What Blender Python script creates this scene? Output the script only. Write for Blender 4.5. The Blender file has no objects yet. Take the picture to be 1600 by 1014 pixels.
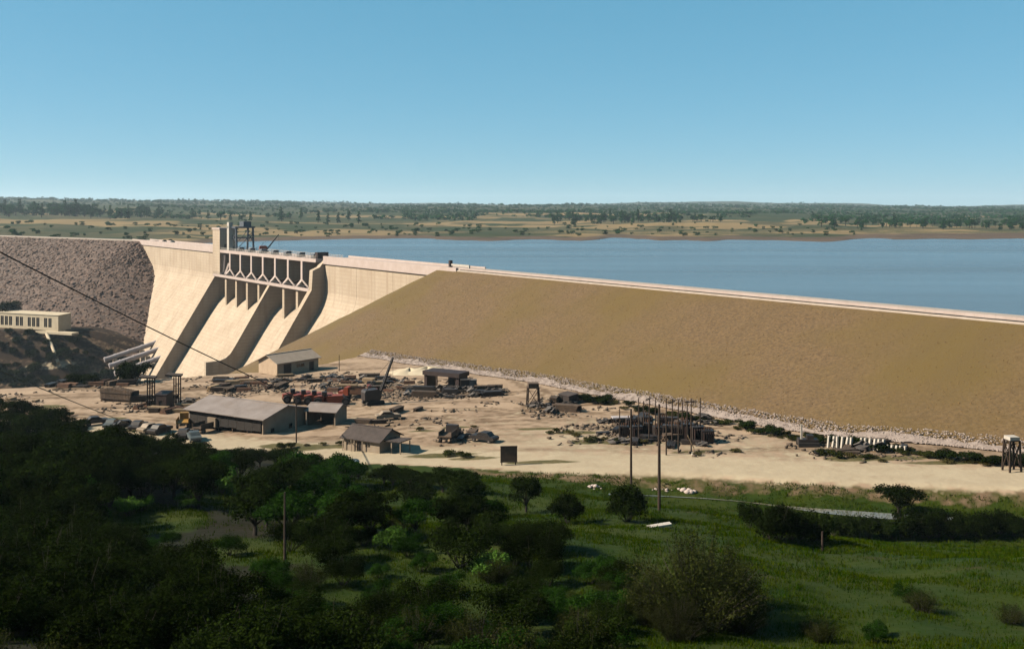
import bpy, math, random
import numpy as np
from mathutils import Vector, Matrix, noise as mnoise

R = math.radians
rng = random.Random(7)
nrg = np.random.default_rng(7)
scene = bpy.context.scene
COL = scene.collection

# ------------------------------------------------------------------ camera, world, sun, exposure
CZ = 37.5                      # eye height above the works yard
F = 1500.0                     # focal length in pixels of the 1600 px wide photograph
cam_d = bpy.data.cameras.new('camera')
cam_d.sensor_width = 36.0
cam_d.lens = 36.0 * F / 1600.0
cam_d.shift_y = -175.0 / 1600.0
cam_d.clip_start = 0.5
cam_d.clip_end = 60000
cam = bpy.data.objects.new('camera', cam_d)
COL.objects.link(cam)
cam.location = (0, 0, CZ)
cam.rotation_euler = (R(90), 0, 0)
scene.camera = cam

SUN_EL = R(36)
SUN_AZ = math.atan2(-0.99, -0.10)          # compass style: atan2(x, y), y forward
sun_dir = Vector((math.sin(SUN_AZ) * math.cos(SUN_EL), math.cos(SUN_AZ) * math.cos(SUN_EL), math.sin(SUN_EL)))

w = bpy.data.worlds.new('World')
scene.world = w
w.use_nodes = True
nt = w.node_tree
nt.nodes.clear()
wo = nt.nodes.new('ShaderNodeOutputWorld')
bg = nt.nodes.new('ShaderNodeBackground')
sky = nt.nodes.new('ShaderNodeTexSky')
sky.sky_type = 'NISHITA'
sky.sun_disc = False
sky.sun_elevation = SUN_EL
sky.sun_rotation = SUN_AZ
sky.altitude = 2200
sky.air_density = 1.0
sky.dust_density = 0.0
sky.ozone_density = 3.0
bg.inputs['Strength'].default_value = 0.050
# the old print's response to sky light: flatter and more cyan, the same over the whole sky
sp = nt.nodes.new('ShaderNodeSeparateColor')
cb = nt.nodes.new('ShaderNodeCombineColor')
nt.links.new(sky.outputs[0], sp.inputs[0])
for i_, (gam_, gain_) in enumerate(((0.70, 0.43), (0.42, 0.625), (0.42, 0.745))):
    sc_ = nt.nodes.new('ShaderNodeMath'); sc_.operation = 'MULTIPLY'; sc_.inputs[1].default_value = 0.1275
    pw_ = nt.nodes.new('ShaderNodeMath'); pw_.operation = 'POWER'; pw_.inputs[1].default_value = gam_
    gn_ = nt.nodes.new('ShaderNodeMath'); gn_.operation = 'MULTIPLY'; gn_.inputs[1].default_value = gain_ / 0.1516
    nt.links.new(sp.outputs[i_], sc_.inputs[0]); nt.links.new(sc_.outputs[0], pw_.inputs[0])
    nt.links.new(pw_.outputs[0], gn_.inputs[0]); nt.links.new(gn_.outputs[0], cb.inputs[i_])
nt.links.new(cb.outputs[0], bg.inputs['Color'])
nt.links.new(bg.outputs[0], wo.inputs['Surface'])

sun_d = bpy.data.lights.new('sun', 'SUN')
sun_d.energy = 5.0
sun_d.angle = R(0.5)
sun_d.color = (1.0, 0.86, 0.68)
sun = bpy.data.objects.new('sun', sun_d)
COL.objects.link(sun)
sun.rotation_euler = sun_dir.to_track_quat('Z', 'Y').to_euler()

vs = scene.view_settings
vs.view_transform = 'Standard'
vs.look = 'None'
vs.exposure = 1.6
vs.gamma = 1.0
vs.use_curve_mapping = False
scene.cycles.volume_bounces = 0
scene.cycles.max_bounces = 6
scene.cycles.transparent_max_bounces = 8

# ------------------------------------------------------------------ materials
MATS = {}
ALB = 0.335                     # the photograph is exposed bright: real surfaces are this much darker than they look


def _n(t, kind, **kw):
    n = t.nodes.new(kind)
    for k, v in kw.items():
        setattr(n, k, v)
    return n


def mat(name, c1, c2=None, scale=1.0, rough=0.85, bump=0.0, bump_scale=None, spots=None, metallic=0.0,
        stretch=(1, 1, 1), contrast=(0.35, 0.65), spec=0.3, rnd=0.0, detail=6.0, c3=None, scale3=0.1, mix3=(0.45, 0.6)):
    """Noise-mixed principled material, object or world space."""
    m = bpy.data.materials.new(name)
    m.use_nodes = True
    t = m.node_tree
    b = t.nodes['Principled BSDF']
    b.inputs['Roughness'].default_value = rough
    b.inputs['Metallic'].default_value = metallic
    b.inputs['Specular IOR Level'].default_value = spec
    c2 = c2 or tuple(v * 0.7 for v in c1)
    c1, c2 = tuple(v * ALB for v in c1), tuple(v * ALB for v in c2)
    c3 = tuple(v * ALB for v in c3) if c3 else None
    geo = _n(t, 'ShaderNodeNewGeometry')
    mp = _n(t, 'ShaderNodeMapping')
    mp.inputs['Scale'].default_value = stretch
    t.links.new(geo.outputs['Position'], mp.inputs['Vector'])
    no = _n(t, 'ShaderNodeTexNoise')
    no.inputs['Scale'].default_value = scale
    no.inputs['Detail'].default_value = detail
    no.inputs['Roughness'].default_value = 0.65
    t.links.new(mp.outputs[0], no.inputs['Vector'])
    rp = _n(t, 'ShaderNodeMapRange')
    rp.inputs['From Min'].default_value = contrast[0]
    rp.inputs['From Max'].default_value = contrast[1]
    t.links.new(no.outputs['Fac'], rp.inputs['Value'])
    mx = _n(t, 'ShaderNodeMix', data_type='RGBA')
    mx.inputs['A'].default_value = (*c1, 1)
    mx.inputs['B'].default_value = (*c2, 1)
    t.links.new(rp.outputs[0], mx.inputs['Factor'])
    out = mx.outputs['Result']
    if c3:
        n3 = _n(t, 'ShaderNodeTexNoise')
        n3.inputs['Scale'].default_value = scale3
        n3.inputs['Detail'].default_value = 5
        t.links.new(mp.outputs[0], n3.inputs['Vector'])
        r3 = _n(t, 'ShaderNodeMapRange')
        r3.inputs['From Min'].default_value = mix3[0]
        r3.inputs['From Max'].default_value = mix3[1]
        t.links.new(n3.outputs['Fac'], r3.inputs['Value'])
        m3 = _n(t, 'ShaderNodeMix', data_type='RGBA')
        m3.inputs['B'].default_value = (*c3, 1)
        t.links.new(r3.outputs[0], m3.inputs['Factor'])
        t.links.new(out, m3.inputs['A'])
        out = m3.outputs['Result']
    if rnd:
        oi = _n(t, 'ShaderNodeObjectInfo')
        hs = _n(t, 'ShaderNodeHueSaturation')
        ma = _n(t, 'ShaderNodeMapRange')
        ma.inputs['To Min'].default_value = 1 - rnd
        ma.inputs['To Max'].default_value = 1 + rnd
        t.links.new(oi.outputs['Random'], ma.inputs['Value'])
        t.links.new(ma.outputs[0], hs.inputs['Value'])
        t.links.new(out, hs.inputs['Color'])
        out = hs.outputs[0]
    t.links.new(out, b.inputs['Base Color'])
    if bump:
        nb = _n(t, 'ShaderNodeTexNoise')
        nb.inputs['Scale'].default_value = bump_scale or scale * 3
        nb.inputs['Detail'].default_value = 5
        t.links.new(mp.outputs[0], nb.inputs['Vector'])
        bp = _n(t, 'ShaderNodeBump')
        bp.inputs['Strength'].default_value = 1.0
        bp.inputs['Distance'].default_value = bump
        t.links.new(nb.outputs['Fac'], bp.inputs['Height'])
        t.links.new(bp.outputs[0], b.inputs['Normal'])
    MATS[name] = m
    return m


def leaf_mat(name, c1, c2, trans=0.25, rnd=0.25):
    m = bpy.data.materials.new(name)
    m.use_nodes = True
    t = m.node_tree
    t.nodes.clear()
    o = _n(t, 'ShaderNodeOutputMaterial')
    d = _n(t, 'ShaderNodeBsdfDiffuse')
    tr = _n(t, 'ShaderNodeBsdfTranslucent')
    ms = _n(t, 'ShaderNodeMixShader')
    ms.inputs[0].default_value = trans
    geo = _n(t, 'ShaderNodeNewGeometry')
    no = _n(t, 'ShaderNodeTexNoise')
    no.inputs['Scale'].default_value = 0.8
    t.links.new(geo.outputs['Position'], no.inputs['Vector'])
    ad = _n(t, 'ShaderNodeMath', operation='ADD')
    t.links.new(no.outputs['Fac'], ad.inputs[0])
    s2 = _n(t, 'ShaderNodeMath', operation='MULTIPLY_ADD')
    s2.inputs[1].default_value = 0.5
    s2.inputs[2].default_value = -0.25
    t.links.new(geo.outputs['Random Per Island'], s2.inputs[0])
    t.links.new(s2.outputs[0], ad.inputs[1])
    rp = _n(t, 'ShaderNodeMapRange')
    rp.inputs['From Min'].default_value = 0.25
    rp.inputs['From Max'].default_value = 0.75
    t.links.new(ad.outputs[0], rp.inputs['Value'])
    mx = _n(t, 'ShaderNodeMix', data_type='RGBA')
    mx.inputs['A'].default_value = (*(v * 0.5 for v in c1), 1)
    mx.inputs['B'].default_value = (*(v * 0.5 for v in c2), 1)
    t.links.new(rp.outputs[0], mx.inputs['Factor'])
    oi = _n(t, 'ShaderNodeObjectInfo')
    hs = _n(t, 'ShaderNodeHueSaturation')
    ma = _n(t, 'ShaderNodeMapRange')
    ma.inputs['To Min'].default_value = 1 - rnd
    ma.inputs['To Max'].default_value = 1 + rnd
    t.links.new(oi.outputs['Random'], ma.inputs['Value'])
    t.links.new(ma.outputs[0], hs.inputs['Value'])
    t.links.new(mx.outputs['Result'], hs.inputs['Color'])
    t.links.new(hs.outputs[0], d.inputs['Color'])
    t.links.new(hs.outputs[0], tr.inputs['Color'])
    t.links.new(d.outputs[0], ms.inputs[1])
    t.links.new(tr.outputs[0], ms.inputs[2])
    t.links.new(ms.outputs[0], o.inputs['Surface'])
    MATS[name] = m
    return m


def concrete_mat():
    """Pale mass concrete with lift lines, formwork patches and run-down stains."""
    m = mat('concrete', (0.72, 0.60, 0.46), (0.60, 0.48, 0.355), scale=0.09, rough=0.9, bump=0.05, bump_scale=1.5)
    t = m.node_tree
    b = t.nodes['Principled BSDF']
    old = b.inputs['Base Color'].links[0].from_socket
    geo = [n for n in t.nodes if n.bl_idname == 'ShaderNodeNewGeometry'][0]
    sep = _n(t, 'ShaderNodeSeparateXYZ')
    t.links.new(geo.outputs['Position'], sep.inputs[0])
    # lift lines every 1.5 m
    fr = _n(t, 'ShaderNodeMath', operation='MULTIPLY'); fr.inputs[1].default_value = 1 / 1.52
    t.links.new(sep.outputs['Z'], fr.inputs[0])
    f2 = _n(t, 'ShaderNodeMath', operation='FRACT'); t.links.new(fr.outputs[0], f2.inputs[0])
    lt = _n(t, 'ShaderNodeMath', operation='LESS_THAN'); lt.inputs[1].default_value = 0.16
    t.links.new(f2.outputs[0], lt.inputs[0])
    # streaks: noise squeezed in plan, long in height
    mp = _n(t, 'ShaderNodeMapping'); mp.inputs['Scale'].default_value = (0.5, 0.5, 0.03)
    t.links.new(geo.outputs['Position'], mp.inputs['Vector'])
    ns = _n(t, 'ShaderNodeTexNoise'); ns.inputs['Scale'].default_value = 1.0; ns.inputs['Detail'].default_value = 6
    t.links.new(mp.outputs[0], ns.inputs['Vector'])
    rs = _n(t, 'ShaderNodeMapRange'); rs.inputs['From Min'].default_value = 0.5; rs.inputs['From Max'].default_value = 0.78
    rs.inputs['To Max'].default_value = 0.7
    t.links.new(ns.outputs['Fac'], rs.inputs['Value'])
    lm = _n(t, 'ShaderNodeMath', operation='MULTIPLY'); lm.inputs[1].default_value = 0.34
    t.links.new(lt.outputs[0], lm.inputs[0])
    mxf = _n(t, 'ShaderNodeMath', operation='MAXIMUM')
    t.links.new(rs.outputs[0], mxf.inputs[0]); t.links.new(lm.outputs[0], mxf.inputs[1])
    mx = _n(t, 'ShaderNodeMix', data_type='RGBA')
    mx.inputs['B'].default_value = (0.42 * ALB, 0.30 * ALB, 0.21 * ALB, 1)
    t.links.new(old, mx.inputs['A']); t.links.new(mxf.outputs[0], mx.inputs['Factor'])
    t.links.new(mx.outputs['Result'], b.inputs['Base Color'])


concrete_mat()
mat('shaded_concrete_grey', (0.30, 0.22, 0.17), (0.22, 0.15, 0.12), scale=0.3, bump=0.03)
mat('parapet_concrete', (0.74, 0.62, 0.58), (0.64, 0.52, 0.47), scale=0.3, bump=0.01)
mat('crest_gravel', (0.66, 0.57, 0.50), (0.52, 0.43, 0.36), scale=0.6, bump=0.02)
mat('gate_steel', (0.06, 0.03, 0.025), (0.035, 0.02, 0.02), scale=0.6, rough=0.6)
mat('pipe_paint', (0.72, 0.66, 0.68), (0.55, 0.48, 0.48), scale=0.5, rough=0.5)
mat('crane_steel', (0.16, 0.19, 0.23), (0.10, 0.11, 0.14), scale=0.8, rough=0.55)
mat('white_paint', (0.78, 0.73, 0.66), (0.66, 0.60, 0.52), scale=1.5, rough=0.6)
mat('red_paint', (0.40, 0.075, 0.025), (0.27, 0.05, 0.02), scale=1.2, rough=0.5, rnd=0.25)
mat('yellow_paint', (0.50, 0.28, 0.05), (0.36, 0.19, 0.04), scale=1.0, rough=0.55, rnd=0.2)
mat('dark_paint', (0.035, 0.03, 0.03), (0.06, 0.045, 0.04), scale=1.0, rough=0.5, rnd=0.3)
mat('blue_grey_paint', (0.10, 0.14, 0.16), (0.16, 0.18, 0.18), scale=1.0, rough=0.5, rnd=0.3)
mat('tan_paint', (0.40, 0.31, 0.22), (0.30, 0.22, 0.15), scale=1.0, rough=0.6, rnd=0.2)
mat('glass_dark', (0.03, 0.035, 0.04), (0.02, 0.02, 0.025), scale=1.0, rough=0.1, spec=0.6)
mat('rubber', (0.02, 0.018, 0.017), (0.03, 0.026, 0.024), scale=3)
mat('creosote_wood', (0.045, 0.027, 0.018), (0.075, 0.045, 0.028), scale=2.0, stretch=(1, 1, 0.1))
mat('weathered_wood', (0.16, 0.105, 0.07), (0.09, 0.06, 0.04), scale=1.6, rnd=0.35)
mat('fresh_lumber', (0.46, 0.33, 0.20), (0.34, 0.23, 0.13), scale=1.6, rnd=0.3)
mat('rust', (0.20, 0.085, 0.04), (0.10, 0.05, 0.03), scale=2.0, rnd=0.3)
mat('grey_scrap', (0.22, 0.20, 0.19), (0.12, 0.10, 0.09), scale=1.5, rnd=0.4)
mat('debris', (0.10, 0.07, 0.05), (0.22, 0.16, 0.11), scale=0.6)
mat('front_shade_black', (0.018, 0.014, 0.012), (0.03, 0.022, 0.018), scale=1.0)  # near-black colour standing in for shade in the open shed front
mat('sheet_metal_roof', (0.42, 0.36, 0.335), (0.32, 0.265, 0.24), scale=0.5, rough=0.6, stretch=(1, 1, 1), c3=(0.33, 0.26, 0.22), scale3=0.2, mix3=(0.5, 0.75))
mat('tan_roof', (0.60, 0.49, 0.39), (0.50, 0.40, 0.31), scale=0.6, rough=0.7)
mat('shingle_roof', (0.105, 0.078, 0.07), (0.06, 0.045, 0.04), scale=1.2, bump=0.03, bump_scale=6)
mat('barn_board', (0.78, 0.60, 0.43), (0.64, 0.47, 0.32), scale=0.8)
mat('board_wall', (0.52, 0.42, 0.31), (0.42, 0.32, 0.23), scale=0.8)
mat('cream_wall', (0.86, 0.74, 0.54), (0.74, 0.62, 0.44), scale=0.4)
mat('stone', (0.52, 0.43, 0.38), (0.34, 0.27, 0.24), scale=0.8, bump=0.05)
mat('rockfill', (0.20, 0.122, 0.088), (0.070, 0.043, 0.033), scale=0.35, bump=0.5, bump_scale=0.7, contrast=(0.4, 0.6), c3=(0.21, 0.15, 0.125), scale3=0.6, mix3=(0.58, 0.7))
mat('rock_block', (0.24, 0.145, 0.105), (0.085, 0.050, 0.039), scale=0.4, contrast=(0.38, 0.62))
mat('earthfill', (0.258, 0.164, 0.072), (0.135, 0.083, 0.036), scale=1.6, rough=0.95, bump=0.10, bump_scale=2.6, contrast=(0.38, 0.62),
    c3=(0.185, 0.122, 0.030), scale3=0.03, mix3=(0.42, 0.62), detail=10)
def earth_streaks():
    t = MATS['earthfill'].node_tree
    b = t.nodes['Principled BSDF']
    old = b.inputs['Base Color'].links[0].from_socket
    geo = [n for n in t.nodes if n.bl_idname == 'ShaderNodeNewGeometry'][0]
    vr = _n(t, 'ShaderNodeVectorRotate', rotation_type='Z_AXIS'); vr.inputs['Angle'].default_value = math.atan2(0.8172, 0.5763)
    t.links.new(geo.outputs['Position'], vr.inputs['Vector'])
    mp = _n(t, 'ShaderNodeMapping'); mp.inputs['Scale'].default_value = (0.22, 0.02, 0.02)
    t.links.new(vr.outputs[0], mp.inputs['Vector'])
    ns = _n(t, 'ShaderNodeTexNoise'); ns.inputs['Scale'].default_value = 1.0; ns.inputs['Detail'].default_value = 7
    t.links.new(mp.outputs[0], ns.inputs['Vector'])
    rs = _n(t, 'ShaderNodeMapRange'); rs.inputs['From Min'].default_value = 0.45; rs.inputs['From Max'].default_value = 0.75; rs.inputs['To Max'].default_value = 0.4
    t.links.new(ns.outputs['Fac'], rs.inputs['Value'])
    mx = _n(t, 'ShaderNodeMix', data_type='RGBA'); mx.inputs['B'].default_value = (0.150 * ALB, 0.098 * ALB, 0.040 * ALB, 1)
    t.links.new(old, mx.inputs['A']); t.links.new(rs.outputs[0], mx.inputs['Factor']); t.links.new(mx.outputs['Result'], b.inputs['Base Color'])


earth_streaks()
mat('earth_clod', (0.29, 0.18, 0.065), (0.17, 0.10, 0.035), scale=0.4)
mat('bark', (0.05, 0.036, 0.026), (0.03, 0.022, 0.016), scale=3, stretch=(1, 1, 0.3))
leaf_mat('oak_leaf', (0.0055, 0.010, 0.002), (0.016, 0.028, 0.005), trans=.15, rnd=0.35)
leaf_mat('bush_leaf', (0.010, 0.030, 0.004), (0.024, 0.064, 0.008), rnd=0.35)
leaf_mat('pale_leaf', (0.050, 0.12, 0.016), (0.085, 0.17, 0.030), rnd=0.3)
leaf_mat('olive_leaf', (0.018, 0.026, 0.006), (0.046, 0.054, 0.014), rnd=0.3)
leaf_mat('dry_leaf', (0.09, 0.075, 0.03), (0.06, 0.06, 0.02), rnd=0.3)
leaf_mat('far_leaf', (0.009, 0.046, 0.015), (0.024, 0.080, 0.024), trans=0.1, rnd=0.3)
leaf_mat('grass_blade', (0.016, 0.052, 0.001), (0.060, 0.082, 0.002), trans=0.3, rnd=0.1)


def water_mat():
    m = bpy.data.materials.new('water')
    m.use_nodes = True
    t = m.node_tree
    b = t.nodes['Principled BSDF']
    b.inputs['Base Color'].default_value = (0.05, 0.065, 0.08, 1)
    b.inputs['Roughness'].default_value = 0.25
    b.inputs['IOR'].default_value = 1.33
    geo = _n(t, 'ShaderNodeNewGeometry')
    mp = _n(t, 'ShaderNodeMapping'); mp.inputs['Scale'].default_value = (0.1, 0.25, 1)
    mp.inputs['Rotation'].default_value = (0, 0, R(12))
    t.links.new(geo.outputs['Position'], mp.inputs['Vector'])
    n1 = _n(t, 'ShaderNodeTexNoise'); n1.inputs['Scale'].default_value = 2.0; n1.inputs['Detail'].default_value = 5
    t.links.new(mp.outputs[0], n1.inputs['Vector'])
    bp = _n(t, 'ShaderNodeBump'); bp.inputs['Strength'].default_value = 0.6; bp.inputs['Distance'].default_value = 0.35
    t.links.new(n1.outputs['Fac'], bp.inputs['Height'])
    t.links.new(bp.outputs[0], b.inputs['Normal'])
    mp2 = _n(t, 'ShaderNodeMapping'); mp2.inputs['Scale'].default_value = (0.0016, 0.012, 1)
    mp2.inputs['Rotation'].default_value = (0, 0, R(6))
    t.links.new(geo.outputs['Position'], mp2.inputs['Vector'])
    n2 = _n(t, 'ShaderNodeTexNoise'); n2.inputs['Scale'].default_value = 1.0; n2.inputs['Detail'].default_value = 4
    t.links.new(mp2.outputs[0], n2.inputs['Vector'])
    rr = _n(t, 'ShaderNodeMapRange'); rr.inputs['From Min'].default_value = 0.35; rr.inputs['From Max'].default_value = 0.65
    rr.inputs['To Min'].default_value = 0.2; rr.inputs['To Max'].default_value = 0.3
    t.links.new(n2.outputs['Fac'], rr.inputs['Value'])
    t.links.new(rr.outputs[0], b.inputs['Roughness'])
    MATS['water'] = m


water_mat()


def stream_mat():
    m = mat('stream_water', (0.30, 0.27, 0.20), (0.2, 0.19, 0.15), scale=0.4, rough=0.14, bump=0.01, bump_scale=3, spec=0.6)


stream_mat()


def mix_ground(name, layers, base, bump=0.08, bump_scale=1.2):
    """Ground: base colours, then layers driven by vertex masks."""
    m = bpy.data.materials.new(name)
    m.use_nodes = True
    t = m.node_tree
    b = t.nodes['Principled BSDF']
    b.inputs['Roughness'].default_value = 0.95
    b.inputs['Specular IOR Level'].default_value = 0.1
    geo = _n(t, 'ShaderNodeNewGeometry')

    def pair(c1, c2, sc, lo=0.36, hi=0.64):
        no = _n(t, 'ShaderNodeTexNoise'); no.inputs['Scale'].default_value = sc
        no.inputs['Detail'].default_value = 8; no.inputs['Roughness'].default_value = 0.68
        t.links.new(geo.outputs['Position'], no.inputs['Vector'])
        rp = _n(t, 'ShaderNodeMapRange'); rp.inputs['From Min'].default_value = lo; rp.inputs['From Max'].default_value = hi
        t.links.new(no.outputs['Fac'], rp.inputs['Value'])
        mx = _n(t, 'ShaderNodeMix', data_type='RGBA')
        mx.inputs['A'].default_value = (*(v * ALB for v in c1), 1); mx.inputs['B'].default_value = (*(v * ALB for v in c2), 1)
        t.links.new(rp.outputs[0], mx.inputs['Factor'])
        return mx.outputs['Result']
    cur = pair(*base)
    en = _n(t, 'ShaderNodeTexNoise'); en.inputs['Scale'].default_value = 0.55; en.inputs['Detail'].default_value = 7
    t.links.new(geo.outputs['Position'], en.inputs['Vector'])
    for attr, c1, c2, sc in layers:
        at = _n(t, 'ShaderNodeAttribute'); at.attribute_name = attr
        ad = _n(t, 'ShaderNodeMath', operation='ADD')
        t.links.new(at.outputs['Fac'], ad.inputs[0])
        t.links.new(en.outputs['Fac'], ad.inputs[1])
        rp = _n(t, 'ShaderNodeMapRange'); rp.inputs['From Min'].default_value = 0.85; rp.inputs['From Max'].default_value = 1.15
        t.links.new(ad.outputs[0], rp.inputs['Value'])
        mx = _n(t, 'ShaderNodeMix', data_type='RGBA')
        t.links.new(rp.outputs[0], mx.inputs['Factor'])
        t.links.new(cur, mx.inputs['A']); t.links.new(pair(c1, c2, sc), mx.inputs['B'])
        cur = mx.outputs['Result']
    t.links.new(cur, b.inputs['Base Color'])
    nb = _n(t, 'ShaderNodeTexNoise'); nb.inputs['Scale'].default_value = bump_scale; nb.inputs['Detail'].default_value = 6
    t.links.new(geo.outputs['Position'], nb.inputs['Vector'])
    bp = _n(t, 'ShaderNodeBump'); bp.inputs['Distance'].default_value = bump; bp.inputs['Strength'].default_value = 1
    t.links.new(nb.outputs['Fac'], bp.inputs['Height']); t.links.new(bp.outputs[0], b.inputs['Normal'])
    MATS[name] = m
    return m


mix_ground('near_ground',
           [('brush', (0.055, 0.032, 0.019), (0.022, 0.013, 0.008), 0.2),
            ('grass', (0.016, 0.048, 0.001), (0.050, 0.070, 0.002), 0.12),
            ('straw', (0.075, 0.065, 0.020), (0.050, 0.055, 0.012), 0.4),
            ('shade_litter', (0.010, 0.015, 0.004), (0.022, 0.019, 0.007), 0.35),  # leaf litter, coloured near black to include the shade under the trees
            ('dirt', (0.21, 0.14, 0.085), (0.30, 0.21, 0.14), 0.5),
            ('pale', (0.66, 0.56, 0.40), (0.58, 0.48, 0.34), 0.3),
            ('weeds', (0.10, 0.10, 0.035), (0.20, 0.165, 0.08), 0.5)],
           ((0.63, 0.475, 0.34), (0.45, 0.325, 0.23), 0.13))
mix_ground('far_ground',
           [('green', (0.035, 0.065, 0.022), (0.070, 0.080, 0.030), 0.012),
            ('gold', (0.40, 0.29, 0.14), (0.30, 0.22, 0.11), 0.015),
            ('shore', (0.12, 0.085, 0.06), (0.19, 0.13, 0.09), 0.02)],
           ((0.16, 0.13, 0.062), (0.085, 0.09, 0.038), 0.012), bump=1.0, bump_scale=0.05)

# ------------------------------------------------------------------ object helpers


def tag(o, label=None, cat=None, group=None, kind=None):
    if label: o['label'] = label
    if cat: o['category'] = cat
    if group: o['group'] = group
    if kind: o['kind'] = kind
    return o


def empty(name, loc=(0, 0, 0), rz=0.0, label=None, cat=None, group=None):
    o = bpy.data.objects.new(name, None)
    COL.objects.link(o)
    o.location = loc
    o.rotation_euler = (0, 0, rz)
    o.empty_display_size = 0.3
    return tag(o, label, cat, group)


def copy_tree(o, parent=None):
    c = o.copy()
    COL.objects.link(c)
    if parent is not None:
        c.parent = parent
    for ch in list(o.children):
        copy_tree(ch, c)
    return c


class MB:
    def __init__(self):
        self.v, self.f = [], []

    def add(self, vs_, fs_):
        o = len(self.v)
        self.v.extend([tuple(p) for p in vs_])
        self.f.extend([tuple(i + o for i in f) for f in fs_])
        return self

    def box(self, c, s, rz=0.0, rx=0.0, ry=0.0):
        hx, hy, hz = s[0] / 2, s[1] / 2, s[2] / 2
        P = [Vector((x, y, z)) for x in (-hx, hx) for y in (-hy, hy) for z in (-hz, hz)]
        if rz or rx or ry:
            M = Matrix.Rotation(rz, 3, 'Z') @ Matrix.Rotation(ry, 3, 'Y') @ Matrix.Rotation(rx, 3, 'X')
            P = [M @ p for p in P]
        P = [p + Vector(c) for p in P]
        return self.add(P, [(0, 1, 3, 2), (4, 6, 7, 5), (0, 4, 5, 1), (2, 3, 7, 6), (0, 2, 6, 4), (1, 5, 7, 3)])

    def tube(self, pts, rad, n=6, cap=True):
        pts = [Vector(p) for p in pts]
        if not isinstance(rad, (list, tuple)):
            rad = [rad] * len(pts)
        rings = []
        prev = None
        for i, p in enumerate(pts):
            d = (pts[min(i + 1, len(pts) - 1)] - pts[max(i - 1, 0)]).normalized()
            a = prev if prev is not None else (Vector((0, 0, 1)) if abs(d.z) < 0.9 else Vector((1, 0, 0)))
            u = (a - d * a.dot(d)).normalized()
            prev = u
            v_ = d.cross(u)
            rings.append([p + (u * math.cos(2 * math.pi * k / n) + v_ * math.sin(2 * math.pi * k / n)) * rad[i] for k in range(n)])
        vv = [q for r_ in rings for q in r_]
        ff = []
        for i in range(len(pts) - 1):
            for k in range(n):
                ff.append((i * n + k, i * n + (k + 1) % n, (i + 1) * n + (k + 1) % n, (i + 1) * n + k))
        if cap:
            ff.append(tuple(range(n - 1, -1, -1)))
            ff.append(tuple((len(pts) - 1) * n + k for k in range(n)))
        return self.add(vv, ff)

    def bar(self, a, b, t=0.2, t2=None):
        """Square bar from a to b."""
        a, b = Vector(a), Vector(b)
        t2 = t2 or t
        d = (b - a).normalized()
        up = Vector((0, 0, 1)) if abs(d.z) < 0.95 else Vector((1, 0, 0))
        u = d.cross(up).normalized() * t / 2
        v_ = u.cross(d).normalized() * t2 / 2
        P = [p + su * u + sv * v_ for p in (a, b) for su, sv in ((-1, -1), (1, -1), (1, 1), (-1, 1))]
        return self.add(P, [(3, 2, 1, 0), (4, 5, 6, 7), (0, 1, 5, 4), (1, 2, 6, 5), (2, 3, 7, 6), (3, 0, 4, 7)])

    def prism(self, poly, fn, a, b):
        """Extrude a 2-D polygon between two values of a third coordinate; fn(a, p, q) gives a point."""
        n = len(poly)
        vv = [fn(a, *p) for p in poly] + [fn(b, *p) for p in poly]
        ff = [(i, (i + 1) % n, n + (i + 1) % n, n + i) for i in range(n)]
        ff += [tuple(range(n - 1, -1, -1)), tuple(range(n, 2 * n))]
        return self.add(vv, ff)

    def grid(self, rows):
        nr, nc = len(rows), len(rows[0])
        return self.add([p for r_ in rows for p in r_],
                        [(i * nc + j, i * nc + j + 1, (i + 1) * nc + j + 1, (i + 1) * nc + j)
                         for i in range(nr - 1) for j in range(nc - 1)])

    def mesh(self, name, m=None, smooth=False, fix=True):
        me = bpy.data.meshes.new(name)
        me.from_pydata(self.v, [], self.f)
        me.update()
        if fix:
            import bmesh
            bm = bmesh.new(); bm.from_mesh(me)
            bmesh.ops.recalc_face_normals(bm, faces=bm.faces)
            bm.to_mesh(me); bm.free()
        if m:
            me.materials.append(MATS[m])
        if smooth:
            me.polygons.foreach_set('use_smooth', [True] * len(me.polygons))
        return me

    def build(self, name, m=None, parent=None, smooth=False, fix=True):
        o = bpy.data.objects.new(name, self.mesh(name, m, smooth, fix))
        COL.objects.link(o)
        if parent is not None:
            o.parent = parent
        return o


def np_mesh(name, verts, faces, m, smooth=False):
    """verts (N,3), faces (M,k) numpy."""
    me = bpy.data.meshes.new(name)
    k = faces.shape[1]
    me.vertices.add(len(verts)); me.vertices.foreach_set('co', verts.astype(np.float32).ravel())
    me.loops.add(faces.size); me.loops.foreach_set('vertex_index', faces.astype(np.int32).ravel())
    me.polygons.add(len(faces))
    me.polygons.foreach_set('loop_start', np.arange(0, faces.size, k, dtype=np.int32))
    me.polygons.foreach_set('loop_total', np.full(len(faces), k, dtype=np.int32))
    if smooth:
        me.polygons.foreach_set('use_smooth', np.ones(len(faces), dtype=bool))
    me.update(calc_edges=True)
    me.validate()
    if m: me.materials.append(MATS[m])
    return me


def link(name, me, parent=None):
    o = bpy.data.objects.new(name, me)
    COL.objects.link(o)
    if parent is not None: o.parent = parent
    return o


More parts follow.
